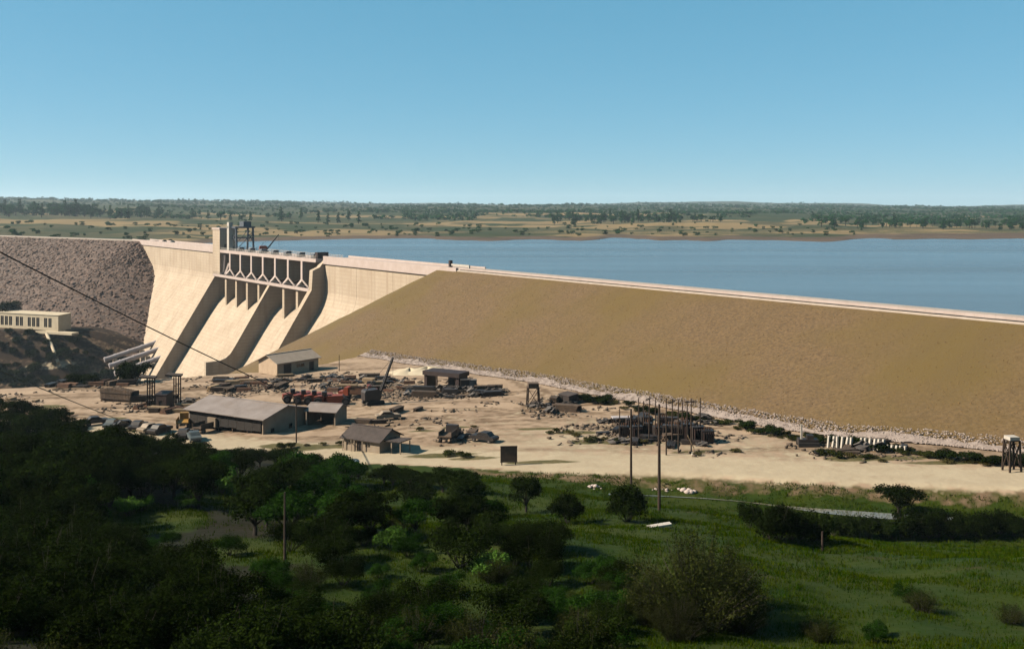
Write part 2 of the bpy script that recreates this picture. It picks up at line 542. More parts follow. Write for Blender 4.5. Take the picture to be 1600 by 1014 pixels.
# value noise for terrain (numpy)
def vnoise(x, y, seed=0):
    xi, yi = np.floor(x).astype(np.int64), np.floor(y).astype(np.int64)
    xf, yf = x - xi, y - yi
    u, v = xf * xf * (3 - 2 * xf), yf * yf * (3 - 2 * yf)

    def h(a, b):
        n = (a * 374761393 + b * 668265263 + seed * 1274126177) & 0x7fffffff
        n = ((n ^ (n >> 13)) * 1274126177) & 0x7fffffff
        return ((n ^ (n >> 16)) & 0xffff) / 65535.0
    return (h(xi, yi) * (1 - u) + h(xi + 1, yi) * u) * (1 - v) + (h(xi, yi + 1) * (1 - u) + h(xi + 1, yi + 1) * u) * v


def fbm(x, y, o=4, seed=0):
    s = 0; a = 0.5
    for i in range(o):
        s = s + a * vnoise(x, y, seed + i); x = x * 2.03 + 17; y = y * 2.03 + 31; a *= 0.5
    return s


def sstep(a, b, x):
    t = np.clip((x - a) / (b - a), 0, 1)
    return t * t * (3 - 2 * t)


# ------------------------------------------------------------------ layout: the dam axis in plan
E = Vector((0.5763, -0.8172, 0))        # along the crest, coming nearer
N = Vector((-0.8172, -0.5763, 0))       # downstream
P0 = Vector((-151.0, 505.4, 0))         # far end of the gates
CREST = 19.0


def DP(s, w_, z):
    p = P0 + E * s + N * w_
    return Vector((p.x, p.y, z))


S_END = 219.0                            # where the earth wing takes over from concrete
WING_END = DP(S_END, 0, 0)
LEFT0 = DP(-172, 0, 0)
LDIR = Vector((-0.785, 0.62, 0)).normalized()
LN = Vector((-LDIR.y, LDIR.x, 0))        # candidate normal
if LN.dot(N) < 0: LN = -LN

# ------------------------------------------------------------------ terrain heights


def yard_z(X, Y):
    return 0.044 * (0.64 * (X - 5.8) - 0.77 * (Y - 218)) + 0.35 * (fbm(X / 14.0, Y / 14.0, 3, 5) - 0.44)


EX = np.array([-400, -92, -72, -47, -21, 17, 59, 110, 400.0])
EY = np.array([205, 172, 160, 148, 136, 126, 113, 100, 60.0])
CX = np.array([-500, -300, -119, -90, -64, -50, -40, -25, 0, 60.0])
CY = np.array([200, 212, 226, 233, 243, 256, 280, 330, 420, 600.0])


def H(X, Y):
    X = np.asarray(X, float); Y = np.asarray(Y, float)
    ye = np.interp(X, EX, EY) + 3.0 * (fbm(X / 18.0, X * 0 + 3.3, 3, 9) - 0.44)
    z = yard_z(X, Y)
    ze = 0.044 * (0.64 * (X - 5.8) - 0.77 * (ye - 218))
    # near bank, stream flat, then hillside up to the viewpoint
    right = sstep(-10, 35, X)
    bank = ye - 4.0
    flat = ye - 4.0 - 13.0 * right
    zb = ze - 1.9 * right
    zz = np.where(Y > ye, z, np.where(Y > bank, zb + (z - zb) * sstep(0, 1, (Y - bank) / 4.0), zb))
    top = 20.0 + 2.0 * sstep(-10, -60, X)
    slope = (top - zb) / np.maximum(flat - 40.0, 20)
    rise = np.maximum(flat - Y, 0.0)
    hill = zb + slope * np.minimum(rise, np.maximum(flat - 40, 20)) + np.clip(40 - Y, 0, 38) * 0.30
    und = (fbm(X / 22.0, Y / 22.0, 4, 2) - 0.46) * 4.5 * sstep(0, 18, rise) * sstep(0, 25, Y)
    zz = np.where(Y < flat, hill + und, zz)
    # the river canyon beyond the yard, and the far bank with its terrace
    cy = np.interp(X, CX, CY) + 6.0 * (fbm(X / 25.0, X * 0 + 1.1, 3, 21) - 0.44)
    drop = np.maximum(Y - cy, 0.0)
    can = zz - np.minimum(drop * 0.62, 62) - 0.8 * np.minimum(drop, 6) / 6
    bankz = -28.0 - np.maximum(532 - Y + 0.10 * (X + 280), 0) * 0.72 + (fbm(X / 16.0, Y / 16.0, 4, 30) - 0.46) * 5 * sstep(536, 520, Y)
    bankz = np.where(X > -150, bankz - (X + 150) * 1.2, bankz)
    bankz = bankz - np.clip(X + 235, 0, 100) * 0.30
    return np.where(Y > cy, np.maximum(np.maximum(can, bankz), -66), zz)


GY = np.geomspace(9.0, 640.0, 420)


def G(px, py, lift=0.0):
    """Point of the near terrain seen along the ray of a photograph pixel."""
    dx, dz = (px - 800) / F, (332 - py) / F
    Y = GY
    gz = H(dx * Y, Y)
    k = np.nonzero(CZ + dz * Y <= gz)[0]
    i = max(k[0], 1) if len(k) else len(Y) - 1
    Y = np.linspace(Y[i - 1], Y[i], 9)
    gz = H(dx * Y, Y)
    k = np.nonzero(CZ + dz * Y <= gz)[0]
    i = k[0] if len(k) else len(Y) - 1
    y = Y[i]
    return Vector((dx * y, float(y), float(gz[i]) + lift))


def hz(x, y):
    return float(H(np.array([x]), np.array([y]))[0])


def px_of(X, Y, Z):
    return 800 + F * X / Y, 332 + F * (CZ - Z) / Y


def mask_ellipse(PX, PY, cx, cy, rx, ry, soft=0.5):
    d = np.sqrt(((PX - cx) / rx) ** 2 + ((PY - cy) / ry) ** 2)
    return 1 - sstep(1 - soft, 1 + soft * 0.3, d)


# sunny clearings of the hillside wood (seen from the viewpoint)
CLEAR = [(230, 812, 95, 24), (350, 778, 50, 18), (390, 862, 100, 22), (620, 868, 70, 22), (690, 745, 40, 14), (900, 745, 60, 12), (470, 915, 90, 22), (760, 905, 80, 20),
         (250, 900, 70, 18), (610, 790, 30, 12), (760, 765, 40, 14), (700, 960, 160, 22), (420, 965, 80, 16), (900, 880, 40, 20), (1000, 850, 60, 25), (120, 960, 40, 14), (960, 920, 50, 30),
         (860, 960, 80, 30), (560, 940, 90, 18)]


# ------------------------------------------------------------------ near ground sheet
def spaced(lo, a, b, hi, fine, grow=1.12):
    mid = list(np.arange(a, b + fine * .5, fine))
    left, st, x = [], fine, a
    while x > lo:
        st = min(st * grow, 40); x -= st; left.append(x)
    right, st, x = [], fine, b
    while x < hi:
        st = min(st * grow, 40); x += st; right.append(x)
    return np.array(left[::-1] + mid + right)


def build_ground():
    xs = spaced(-1100, -135, 110, 900, 1.0)
    ys = spaced(-200, 20, 262, 560, 1.0)
    ys = np.unique(np.concatenate([ys, np.arange(470, 560, 3.0)]))
    XX, YY = np.meshgrid(xs, ys)
    ZZ = H(XX, YY)
    V = np.stack([XX.ravel(), YY.ravel(), ZZ.ravel()], 1)
    nx, ny = len(xs), len(ys)
    idx = np.arange(nx * ny).reshape(ny, nx)
    Fc = np.stack([idx[:-1, :-1], idx[:-1, 1:], idx[1:, 1:], idx[1:, :-1]], -1).reshape(-1, 4)
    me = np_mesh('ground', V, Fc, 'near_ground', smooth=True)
    X, Y, Z = V[:, 0], V[:, 1], V[:, 2]
    ye = np.interp(X, EX, EY) + 3.0 * (fbm(X / 18.0, X * 0 + 3.3, 3, 9) - 0.44)
    cy = np.interp(X, CX, CY) + 6.0 * (fbm(X / 25.0, X * 0 + 1.1, 3, 21) - 0.44)
    grass = sstep(1.0, -3.0, Y - ye)
    brush = sstep(1.0, 9.0, Y - cy)
    # positions of patches, laid out in plan
    weeds = np.zeros_like(X); dirt = np.zeros_like(X); pale = np.zeros_like(X)

    def patch(arr, px, py, rx, ry, amt=1.0):
        c = G(px, py)
        d = np.sqrt(((X - c.x) / rx) ** 2 + ((Y - c.y) / ry) ** 2)
        np.maximum(arr, amt * (1 - sstep(0.4, 1.1, d)), out=arr)
    for a in [(470, 700, 7, 3.0), (530, 697, 6, 2), (440, 696, 5, 2.5), (690, 712, 7, 2.2), (740, 716, 5, 1.5), (850, 722, 7, 1.5), (930, 690, 6, 2.5),
              (990, 692, 6, 2.2), (900, 676, 5, 2), (1330, 716, 5, 2.5), (1400, 716, 6, 2), (1500, 722, 10, 1.4), (660, 673, 4, 1), (710, 668, 4, 1.2),
              (230, 672, 6, 2), (60, 636, 8, 3), (160, 655, 6, 2), (1090, 706, 6, 1.4), (840, 670, 5, 1.3)]:
        patch(weeds, *a, amt=0.95)
    for a in [(330, 607, 20, 5), (420, 605, 14, 4), (150, 605, 16, 4), (250, 612, 12, 4), (640, 605, 14, 5), (720, 612, 12, 4), (560, 605, 10, 4), (490, 630, 8, 3),
              (850, 640, 8, 2.0), (1060, 680, 9, 4), (1300, 690, 8, 3), (760, 618, 9, 2), (60, 600, 14, 4), (1000, 665, 9, 3), (940, 632, 8, 2)]:
        patch(dirt, *a, amt=0.80)
    # the haul road along the near edge of the yard, bleached
    pale = np.maximum(pale, 0.72 * sstep(14, 3, np.abs(Y - ye - 4.0)) * (Y > ye - 1))
    pale = np.maximum(pale, 0.55 * sstep(40, 12, np.abs(Y - ye - 22)) * sstep(-50, 10, X) * fbm(X / 20, Y / 9, 3, 4) * 1.6)
    # dirt track along the far bank
    tr = (1 - sstep(0.6, 1.3, np.abs(Y - (503 + 0.25 * (X + 280))) / 3)) * (X < -236)
    pale = np.maximum(pale, 0.6 * tr)
    pale[(Y < ye - 1)] = 0
    dirt = np.maximum(dirt, 1.15 * fbm(X / 24, Y / 3.0, 4, 8) - 0.19) * (1 - grass)
    # wheel ruts worn between the buildings, and the main haul track
    for line, wd_, amt in (([(120, 650), (260, 655), (400, 690), (520, 690), (660, 660), (800, 650), (860, 620), (800, 590)], 1.3, .85), ([(540, 655), (660, 640), (760, 640), (900, 655), (1000, 720), (1180, 735), (1400, 745), (1590, 755)], 1.2, .85),
                           ([(430, 605), (520, 640), (640, 690), (760, 735), (900, 740), (1100, 745)], 1.1, .8), ([(700, 650), (830, 690), (960, 735), (1250, 750), (1590, 765)], 1.0, .8), ([(240, 600), (330, 625), (430, 612), (600, 640)], 1.2, .8),
                           ([(600, 670), (700, 665), (820, 660), (930, 672), (1140, 690), (1260, 725), (1590, 745)], 1.0, .8)):
        P_ = [G(*q) for q in line]
        Q_ = []
        for a_, b_ in zip(P_[:-1], P_[1:]):
            for f_ in np.linspace(0, 1, 40, endpoint=False): Q_.append((a_.x + (b_.x - a_.x) * f_, a_.y + (b_.y - a_.y) * f_))
        Q_ = np.array(Q_); sel = np.nonzero((X > -130) & (X < 110) & (Y > 95) & (Y < 262))[0]
        dm_ = np.full(len(sel), 1e9)
        for qx, qy in Q_: dm_ = np.minimum(dm_, (X[sel] - qx) ** 2 + (Y[sel] - qy) ** 2)
        dm_ = np.sqrt(dm_)
        dirt[sel] = np.maximum(dirt[sel], (amt - .28) * sstep(wd_ + .9, wd_ * .4, np.abs(dm_ - 1.3)))
        pale[sel] = np.maximum(pale[sel], .5 * sstep(1.0, .2, dm_))
    # bare streaks in the meadow
    straw = 0.78 * sstep(0.50, 0.70, fbm(X / 14, Y / 4.2, 4, 14)) * grass * sstep(-10, 40, X)
    PXv = 800 + F * X / np.maximum(Y, 5); PYv = 332 + F * (CZ - Z) / np.maximum(Y, 5)
    shade_litter = sstep(560, 380, PXv + 60 * (fbm(X / 6, Y / 6, 3, 99) - .45)) * grass  # leaf litter plus painted tree shade, left out of the clearings
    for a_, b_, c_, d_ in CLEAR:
        shade_litter *= 1 - mask_ellipse(PXv, PYv, a_, b_, c_ * 1.15, d_ * 1.15, .4)
    gz = grass * 1.0
    for nm, arr in (('grass', gz), ('brush', brush), ('weeds', weeds * (1 - grass)), ('dirt', dirt), ('pale', pale), ('shade_litter', shade_litter * .95), ('straw', straw)):
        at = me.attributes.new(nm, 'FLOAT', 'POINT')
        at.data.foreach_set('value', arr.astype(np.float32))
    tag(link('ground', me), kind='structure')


build_ground()

# ------------------------------------------------------------------ earth wing dam (right) and rockfill wing (left)


def wing_surface(end, axis, nrm, length, slope, turn, depth, nu, nv, amp, seed, slope_at=None):
    """Straight slope along the axis plus a conical end; returns rows of points."""
    dzs = depth * np.linspace(0, 1, nv + 1)
    base, dirs = [], []
    for i in range(nu):
        u = length * (1 - i / nu)
        base.append(end + axis * u); dirs.append(nrm * (slope_at(u) / slope if slope_at else 1.0))
    for i in range(27):
        u = turn * i / 26.0
        base.append(end); dirs.append(nrm * math.cos(u) - axis * math.sin(u))
    B = np.array([tuple(p) for p in base])[:, None, :]
    Dd = np.array([tuple(p) for p in dirs])[:, None, :]
    A = B + Dd * (dzs * slope)[None, :, None]
    A[..., 2] = CREST - 0.7 - dzs[None, :] + (fbm(A[..., 0] / 3.1, A[..., 1] / 3.1, 3, seed) - 0.44) * amp * np.minimum(1, np.arange(nv + 1) / 3.0)[None, :]
    return A


def rocks_on(rows, n, size, seed, bias=1.0, zmin=None, zmax=None, vis=None, flat=0.65, origin=(0, 0, 0)):
    """One mesh of many angular stones scattered over a grid of points."""
    r_ = np.random.default_rng(seed)
    A = np.array(rows)
    t = (1 + 5 ** .5) / 2
    ico = np.array([(-1, t, 0), (1, t, 0), (-1, -t, 0), (1, -t, 0), (0, -1, t), (0, 1, t), (0, -1, -t), (0, 1, -t), (t, 0, -1), (t, 0, 1), (-t, 0, -1), (-t, 0, 1)]) / 1.9
    fi = np.array([(0, 11, 5), (0, 5, 1), (0, 1, 7), (0, 7, 10), (0, 10, 11), (1, 5, 9), (5, 11, 4), (11, 10, 2), (10, 7, 6), (7, 1, 8),
                   (3, 9, 4), (3, 4, 2), (3, 2, 6), (3, 6, 8), (3, 8, 9), (4, 9, 5), (2, 4, 11), (6, 2, 10), (8, 6, 7), (9, 8, 1)])
    V, Fc = [], []
    cnt = 0
    while cnt < n:
        a = r_.uniform(0, A.shape[0] - 1.001); b = (1 - r_.random() ** bias) * (A.shape[1] - 1.001)
        i, j = int(a), int(b); u, v = a - i, b - j
        p = (A[i, j] * (1 - u) * (1 - v) + A[i + 1, j] * u * (1 - v) + A[i, j + 1] * (1 - u) * v + A[i + 1, j + 1] * u * v)
        if zmin is not None and p[2] < zmin: continue
        if zmax is not None and p[2] > zmax: continue
        s = size * r_.uniform(0.5, 1.5) ** 1.5
        q = ico * (1 + r_.uniform(-.3, .3, ico.shape)) * s * np.array([r_.uniform(.7, 1.2), r_.uniform(.7, 1.2), flat])
        an = r_.uniform(0, 6.28); c_, s_ = math.cos(an), math.sin(an)
        q = q @ np.array([[c_, s_, 0], [-s_, c_, 0], [0, 0, 1]])
        V.append(q + p - np.array(origin)); Fc.append(fi + cnt * 12); cnt += 1
    return np.concatenate(V), np.concatenate(Fc)


wing = empty('wing_dam', (WING_END.x, WING_END.y, 0), 0, 'long smooth tan earth embankment dam sloping down to the works yard', 'dam')


def sub(v, o):
    return (v[0] - o[0], v[1] - o[1], v[2] - o[2])


mb = MB()
WSL = lambda u: float(np.interp(u, [0, 64, 112, 148, 190, 212, 420], [2.0, 2.2, 2.33, 2.68, 3.02, 2.66, 2.6]))
rows = wing_surface(WING_END, E, N, 420, 2.0, R(95), 52, 150, 60, 0.5, 40, WSL)
mb.grid((rows - np.array(wing.location)).tolist())
mb.build('earth_slope', 'earthfill', wing, smooth=True)
mb = MB()
mb.prism([(-9.5, -6), (-9.5, CREST - 0.35), (-8.8, CREST - 0.25), (-0.4, CREST - 0.25), (0.5, CREST - 0.75), (0.5, -6)],
         lambda a, p, q: sub(DP(a, p, q), wing.location), S_END - 6, S_END + 420)
mb.build('crest_road', 'crest_gravel', wing)
mb = MB()
mb.prism([(-9.2, CREST - 0.5), (-45, -2), (-9.2, -2)], lambda a, p, q: sub(DP(a, p, q), wing.location), S_END - 2, S_END + 420)
mb.build('upstream_slope', 'stone', wing)
# low kerb of guard stones along the downstream edge of the crest
mb = MB()
for i in range(210):
    s = S_END + 14 + i * 1.9
    c = DP(s, 0.1, CREST + 0.02)
    mb.box(sub(c, wing.location), (0.5, 1.88, 0.5 + 0.10 * rng.random()), rz=math.atan2(E.y, E.x) + R(90))
o = mb.build('guard_stones', 'parapet_concrete', wing)
o['kind'] = 'stuff'

V, Fc = rocks_on(rows[18:150], 24000, 0.085, 8, zmin=-3, zmax=18, origin=tuple(wing.location))
o = link('loose_stones', np_mesh('loose_stones', V, Fc, 'earth_clod'), wing)
o['kind'] = 'stuff'

rock = empty('rockfill_wing', (LEFT0.x, LEFT0.y, 0), 0, 'dark brown rockfill embankment beyond the white building, joining the concrete dam', 'dam')
mb = MB()
rowsL = wing_surface(LEFT0, LDIR, LN, 420, 2.05, R(100), 60, 110, 60, 2.2, 50)
mb.grid((rowsL - np.array(rock.location)).tolist())
mb.build('rock_slope', 'rockfill', rock, smooth=False)
mb = MB()
mb.prism([(-9, -6), (-9, CREST - 0.4), (0.4, CREST - 0.4), (0.4, -6)],
         lambda a, p, q: sub((lambda v: (v.x, v.y, q))(LEFT0 + LDIR * a + LN * p), rock.location), -8, 420)
mb.build('crest_road', 'crest_gravel', rock)


V, Fc = rocks_on(rowsL[30:], 15000, 0.5, 3, zmin=-38, zmax=18, origin=tuple(rock.location))
V2, F2 = rocks_on(rowsL[30:], 1800, .95, 4, zmin=-38, zmax=17, origin=tuple(rock.location))
Fc = np.concatenate([Fc, F2 + len(V)]); V = np.concatenate([V, V2])
o = link('rock_blocks', np_mesh('rock_blocks', V, Fc, 'rock_block'), rock)
o['kind'] = 'stuff'

# riprap blanket along the toe of the wing dam
toe = []
for i in range(260):
    s = S_END - 30 + i * 1.05
    base, dv = (WING_END + E * (s - S_END), N * (WSL(s - S_END) / 2)) if s >= S_END else (WING_END, N * math.cos((S_END - s) / 40.0) - E * math.sin((S_END - s) / 40.0))
    dzv = 8 + np.arange(400) * 0.12
    hv = H(base.x + dv.x * dzv * 2, base.y + dv.y * dzv * 2)
    kk = np.nonzero(CREST - 0.7 - dzv < hv)[0]
    p = base + dv * float(dzv[kk[0] if len(kk) else -1]) * 2
    dirn = (p - (WING_END + E * max(0, s - S_END))).normalized()
    g = hz(p.x, p.y)
    toe.append([(p.x - dirn.x * 2.9, p.y - dirn.y * 2.9, g + 1.47), (p.x + dirn.x * 1.2, p.y + dirn.y * 1.2, g + 0.1)])
V, Fc = rocks_on(toe, 17000, 0.115, 5, bias=1.7)
V[:, 2] += .06
ap = []
for i, r_ in enumerate(toe):
    f_ = 0.46 + 0.2 * math.sin(i * .31) * math.sin(i * .077 + 1) + rng.uniform(-.08, .08)
    t_, b_ = Vector(r_[0]), Vector(r_[1])
    ap.append([tuple(b_.lerp(t_, f_ * g_) + Vector((0, 0, .08 * (1 - g_) + .05 + rng.uniform(-.09, .09)))) for g_ in (1, .75, .5, .25, 0)])
AV = np.array(ap).reshape(-1, 3); n_ = len(ap)
AF = np.array([(i * 5 + j, i * 5 + j + 1, (i + 1) * 5 + j + 1) for i in range(n_ - 1) for j in range(4)] + [(i * 5 + j, (i + 1) * 5 + j + 1, (i + 1) * 5 + j) for i in range(n_ - 1) for j in range(4)])
Fc = np.concatenate([Fc, AF + len(V)]); V = np.concatenate([V, AV])
tag(link('riprap', np_mesh('riprap', V, Fc, 'stone')), 'band of pale riprap stones along the toe of the earth dam', 'riprap', kind='stuff')
TOE = toe

# ------------------------------------------------------------------ concrete dam
dam = empty('concrete_dam', tuple(DP(60, 0, 0)), 0, 'pale concrete gravity dam with gated spillway chutes between two embankments', 'dam')
DO = dam.location


def D(a, p, q):
    return sub(DP(a, p, q), DO)


NO = [(-11, 18), (0, 18), (0, 4), (0.6, 1), (1.6, -1.5), (3.2, -4.5), (3.2 + 0.7 * 60, -64.5), (-11, -64.5)]
for a, b in ((-190, -12.5), (125.7, S_END + 12)):
    m_ = MB()
    st = 15.2
    n = max(1, round((b - a) / st))
    for i in range(n):
        s0, s1 = a + (b - a) * i / n, a + (b - a) * (i + 1) / n
        k = MB()
        k.prism([(p + (0.02 if i % 2 else 0), q) if 0 <= p else (p, q) for p, q in NO], D, s0 + 0.05, s1 - 0.05)
        k.build('monolith', 'concrete', dam)
    k = MB()
    k.prism([(-11.2, 18.01), (-11.2, 19.1), (-10.8, 19.1), (-10.8, 18.3), (-0.1, 18.3), (-0.1, 19.2), (0.75, 19.2), (0.75, 15.9), (0.02, 15.6), (0.02, 18.01)], D, a, b)
    k.build('parapet', 'parapet_concrete', dam)

# floors of the two chutes
ogee = [(-11, -2.6), (-9, -1.6), (-7, -1.5), (-5, -2.0), (-2.5, -3.3), (0, -5.0), (2.5, -7.2), (5, -10.0), (7, -12.9), (9, -15.9)]
fl_left = ogee + [(9 + 0.64 * t, -15.9 - t) for t in (8, 16, 24, 32, 40, 48)]
fl_right = ogee + [(9 + 0.64 * t, -15.9 - t) for t in (8, 13)] + [(19.5, -31.6), (21.5, -34.2), (23.5, -36.1), (26, -37.3), (29, -37.9), (32, -37.9), (34.5, -37.2)]
for pl, s0, s1 in ((fl_left, 0.6, 76), (fl_right, 77.8, 122.6)):
    k = MB()
    k.prism(pl + [(pl[-1][0], -65), (-11, -65)], D, s0, s1)
    k.build('chute_floor', 'concrete', dam)

slope_top = [(5.2, 5), (23, -24.3)]
# far training wall
k = MB(); k.prism([(-4, 5), (5.2, 5), (23, -24.3), (40, -52.2), (44, -64), (14, -64), (-4, -12)], D, -2.2, 0.7); k.build('training_wall', 'concrete', dam)
# divider between the two chutes, running out level over the flip bucket
k = MB(); k.prism([(-4, 5), (5.2, 5), (22, -22.7), (24, -25.6), (26, -27.2), (28.5, -28.1), (34.8, -28.4), (34.8, -64), (14, -64), (-4, -12)], D, 75.7, 78.1)
k.build('training_wall', 'concrete', dam)
# near training wall with the end block under the bridge
k = MB(); k.prism([(-11, 17.9), (-1.2, 17.9), (1.4, 15.7), (2.2, 14.6), (5.4, 13.2), (5.9, 5.2), (24.5, -24.8), (26.5, -27.2), (34.8, -28.2), (34.8, -64), (-11, -64)], D, 122.5, 125.8)
k.build('training_wall', 'concrete', dam)
# piers
for i in range(1, 8):
    s = 15.4 * i
    k = MB(); k.prism([(-10.8, 16.4), (2.3, 16.4), (2.3, 9), (4.9, 5.4), (4.9, -13), (-10.8, -6)], D, s - 1.15, s + 1.15)
    p = k.build('pier', 'concrete', dam)
    # pier nose capping, column trim
    k = MB(); k.prism([(2.31, 16.38), (2.8, 16.38), (2.8, 8.3), (5.35, 5.5), (4.92, 5.4), (2.31, 8.1)], D, s - 0.95, s + 0.95)
    k.build('column', 'parapet_concrete', p)
for i in range(1, 8):
    k = MB()
    k.bar(D(15.4 * i, 2.6, 8.3), D(15.4 * (i + 1) - 1.2, 5.3, 5.5), 0.45)
    k.build('diagonal_brace', 'parapet_concrete', dam)
k = MB(); k.bar(D(3, -1.0, 10.5), D(15.4, 5.3, 5.4), 0.95); k.build('diagonal_brace', 'parapet_concrete', dam)
for s, mts in ((1.6, 0), (121.5, 0)):
    k = MB(); k.bar(D(s, -3.4, 17.4), D(s, 0.6, 15.4), 0.9); k.bar(D(s, 0.6, 15.6), D(s, 1.4, 5.0), 0.9); k.build('end_frame', 'parapet_concrete', dam)
# walkway beam
k = MB(); k.prism([(4.95, 4.3), (6.1, 4.3), (6.1, 5.5), (4.95, 5.5)], D, -1.5, 123.5); p = k.build('walkway', 'parapet_concrete', dam)
k = MB()
for i in range(64):
    k.bar(D(-1 + i * 1.95, 6.0, 5.5), D(-1 + i * 1.95, 6.0, 6.5), 0.08)
k.bar(D(-1, 6.0, 6.5), D(123, 6.0, 6.5), 0.09)
k.build('railing', 'crane_steel', p)
# radial gates
for i in range(8):
    s0, s1 = 15.4 * i + 1.3, 15.4 * (i + 1) - 1.3
    if i == 0: s0 = 1.0
    rows_ = []
    for j in range(11):
        a = R(-32 + 64 * j / 10)
        rows_.append([D(s, -9.8 + 14 * (1 - math.cos(a)) + 0.6, 6.2 + 13.0 * math.sin(a)) for s in (s0, s1)])
    k = MB(); k.grid(rows_)
    gte = k.build('radial_gate', 'gate_steel', dam)
    for ss in (s0 + 2, s1 - 2):
        k = MB(); k.bar(D(ss, -8.6, 9.5), D(ss, 3.2, 5.6), 0.7); k.bar(D(ss, -8.6, 1.5), D(ss, 3.2, 5.6), 0.7); k.build('gate_arm', 'gate_steel', gte)
# bridge over the gates
k = MB(); k.prism([(-10.5, 16.41), (2.6, 16.41), (2.6, 17.9), (-10.5, 17.9)], D, -0.5, 122.4); br = k.build('bridge_deck', 'parapet_concrete', dam)
k = MB()
for side in (2.4, -10.3):
    for i in range(41):
        k.bar(D(i * 3.0, side, 17.9), D(i * 3.0, side, 19.05), 0.16)
    for z in (18.45, 19.0):
        k.bar(D(0, side, z), D(122, side, z), 0.12)
k.build('railing', 'white_paint', br)
for i in range(8):
    k = MB(); c = 15.4 * i + 7.7
    k.prism([(-1.6, 17.9), (1.2, 17.9), (1.2, 19.3), (0.6, 19.9), (-1.6, 19.9)], D, c - 1.4, c + 1.4); k.build('hoist_housing', 'crane_steel', br)
k = MB(); k.prism([(-3.5, 17.9), (1.5, 17.9), (1.5, 20.6), (-3.5, 20.6)], D, 119, 121.8); k.build('hoist_housing', 'gate_steel', br)
# elevator tower
k = MB(); k.prism([(-6.0, 28.6), (2.6, 28.6), (2.6, 4.4), (3.6, -2), (-6, -50)], D, -12.4, -0.8); tw = k.build('elevator_tower', 'concrete', dam)
k = MB(); k.prism([(-6.3, 28.4), (2.9, 28.4), (2.9, 29.4), (-6.3, 29.4)], D, -12.8, -0.4); k.build('cornice', 'parapet_concrete', tw)
k = MB(); k.prism([(-2.2, 18.3), (0.2, 18.3), (0.2, 20.8), (-2.2, 20.8)], D, -0.79, -0.7); k.build('door', 'gate_steel', tw)
for z in (22.5, 25.5):
    k = MB(); k.prism([(-2.6, z), (-1.4, z), (-1.4, z + 1.4), (-2.6, z + 1.4)], D, -0.79, -0.72); k.build('window', 'glass_dark', tw)
# water intake body behind the tower, carries the deck across to the gates
k = MB(); k.prism([(-11, 17.8), (-6.1, 17.8), (-6.1, -60), (-11, -60)], D, -12.3, 0.4); k.build('monolith', 'concrete', dam)

# penstocks
for i, (s, zt) in enumerate(((-46, -34.0), (-35, -35.8), (-23, -38.2))):
    a = DP(s, 22, zt); b = DP(s, 50, zt - 7.5)
    t = empty('penstock_pipe', tuple(a), 0, ['white steel penstock pipe farthest from the spillway wall', 'middle of three white penstock pipes below the dam', 'white penstock pipe beside the spillway training wall'][i],
              'pipe', 'penstock pipes at the foot of the dam')
    k = MB(); k.tube([sub(a, a), sub(a.lerp(b, .5), a), sub(b, a)], 1.3, 16); k.build('pipe_shell', 'pipe_paint', t, smooth=False)
    for f in (0.05, .3, .55, .8, .98):
        c = a.lerp(b, f); d_ = (b - a).normalized() * 0.4
        k = MB(); k.tube([sub(c - d_, a), sub(c + d_, a)], 1.48, 16); k.build('flange', 'pipe_paint', t)
    for f in (0.3, 0.8):
        c = a.lerp(b, f)
        k = MB(); k.box((c.x - a.x, c.y - a.y, c.z - a.z - 14), (2.2, 2.2, 24.5), rz=math.atan2(N.y, N.x)); k.build('saddle_pier', 'concrete', t)

# ------------------------------------------------------------------ water, far land
WZ = 10.0
pts = [DP(640, -9.7, WZ), DP(S_END, -9.7, WZ), DP(-172, -9.7, WZ)]
pl = LEFT0 + LDIR * 420 - LN * 7
pts += [Vector((pl.x, pl.y, WZ)), Vector((-1500, 1100, WZ)), Vector((-3000, 2600, WZ)), Vector((3600, 2600, WZ)), Vector((1700, 300, WZ)), Vector((900, -300, WZ))]
k = MB(); k.add(pts, [tuple(range(len(pts) - 1, -1, -1))])
tag(k.build('reservoir_water', 'water', fix=False), kind='structure')


def far_h(ang, Dd):
    """Height of far land; ang = X/Y."""
    px = 800 + F * ang
    shore = np.interp(px, [-400, 0, 230, 330, 450, 560, 700, 850, 1000, 1150, 1300, 1420, 1600, 2200],
                      [690, 740, 800, 900, 960, 985, 950, 940, 985, 930, 905, 1010, 985, 960])
    shore = shore + 190 * (fbm(px / 75.0, px * 0, 4, 60) - 0.47)
    t = Dd - shore
    rate = np.interp(px, [-400, 0, 300, 600, 1000, 1600, 2000], [0.0245, 0.0245, 0.021, 0.0185, 0.0165, 0.0128, 0.0125])
    far = 10 + rate * np.minimum(t, 4000) + 0.012 * np.clip(t - 4000, 0, 9e9)
    far = np.minimum(far, 10 + rate * 3000 + 20 + 0.006 * np.clip(t - 3000, 0, 9e9))
    X = ang * Dd
    und = (fbm(X / 260.0, Dd / 160.0, 4, 70) - 0.47) * np.clip(t / 600.0, 0.06, 1) * 20
    und = und + 70 * (fbm(px / 210.0, Dd / 2500.0, 3, 75) - 0.45) * sstep(3000, 6500, Dd)
    near = np.clip(t, -60, 0) * 0.2
    return np.where(t > 0, far + und, 10 + near - 0.4)


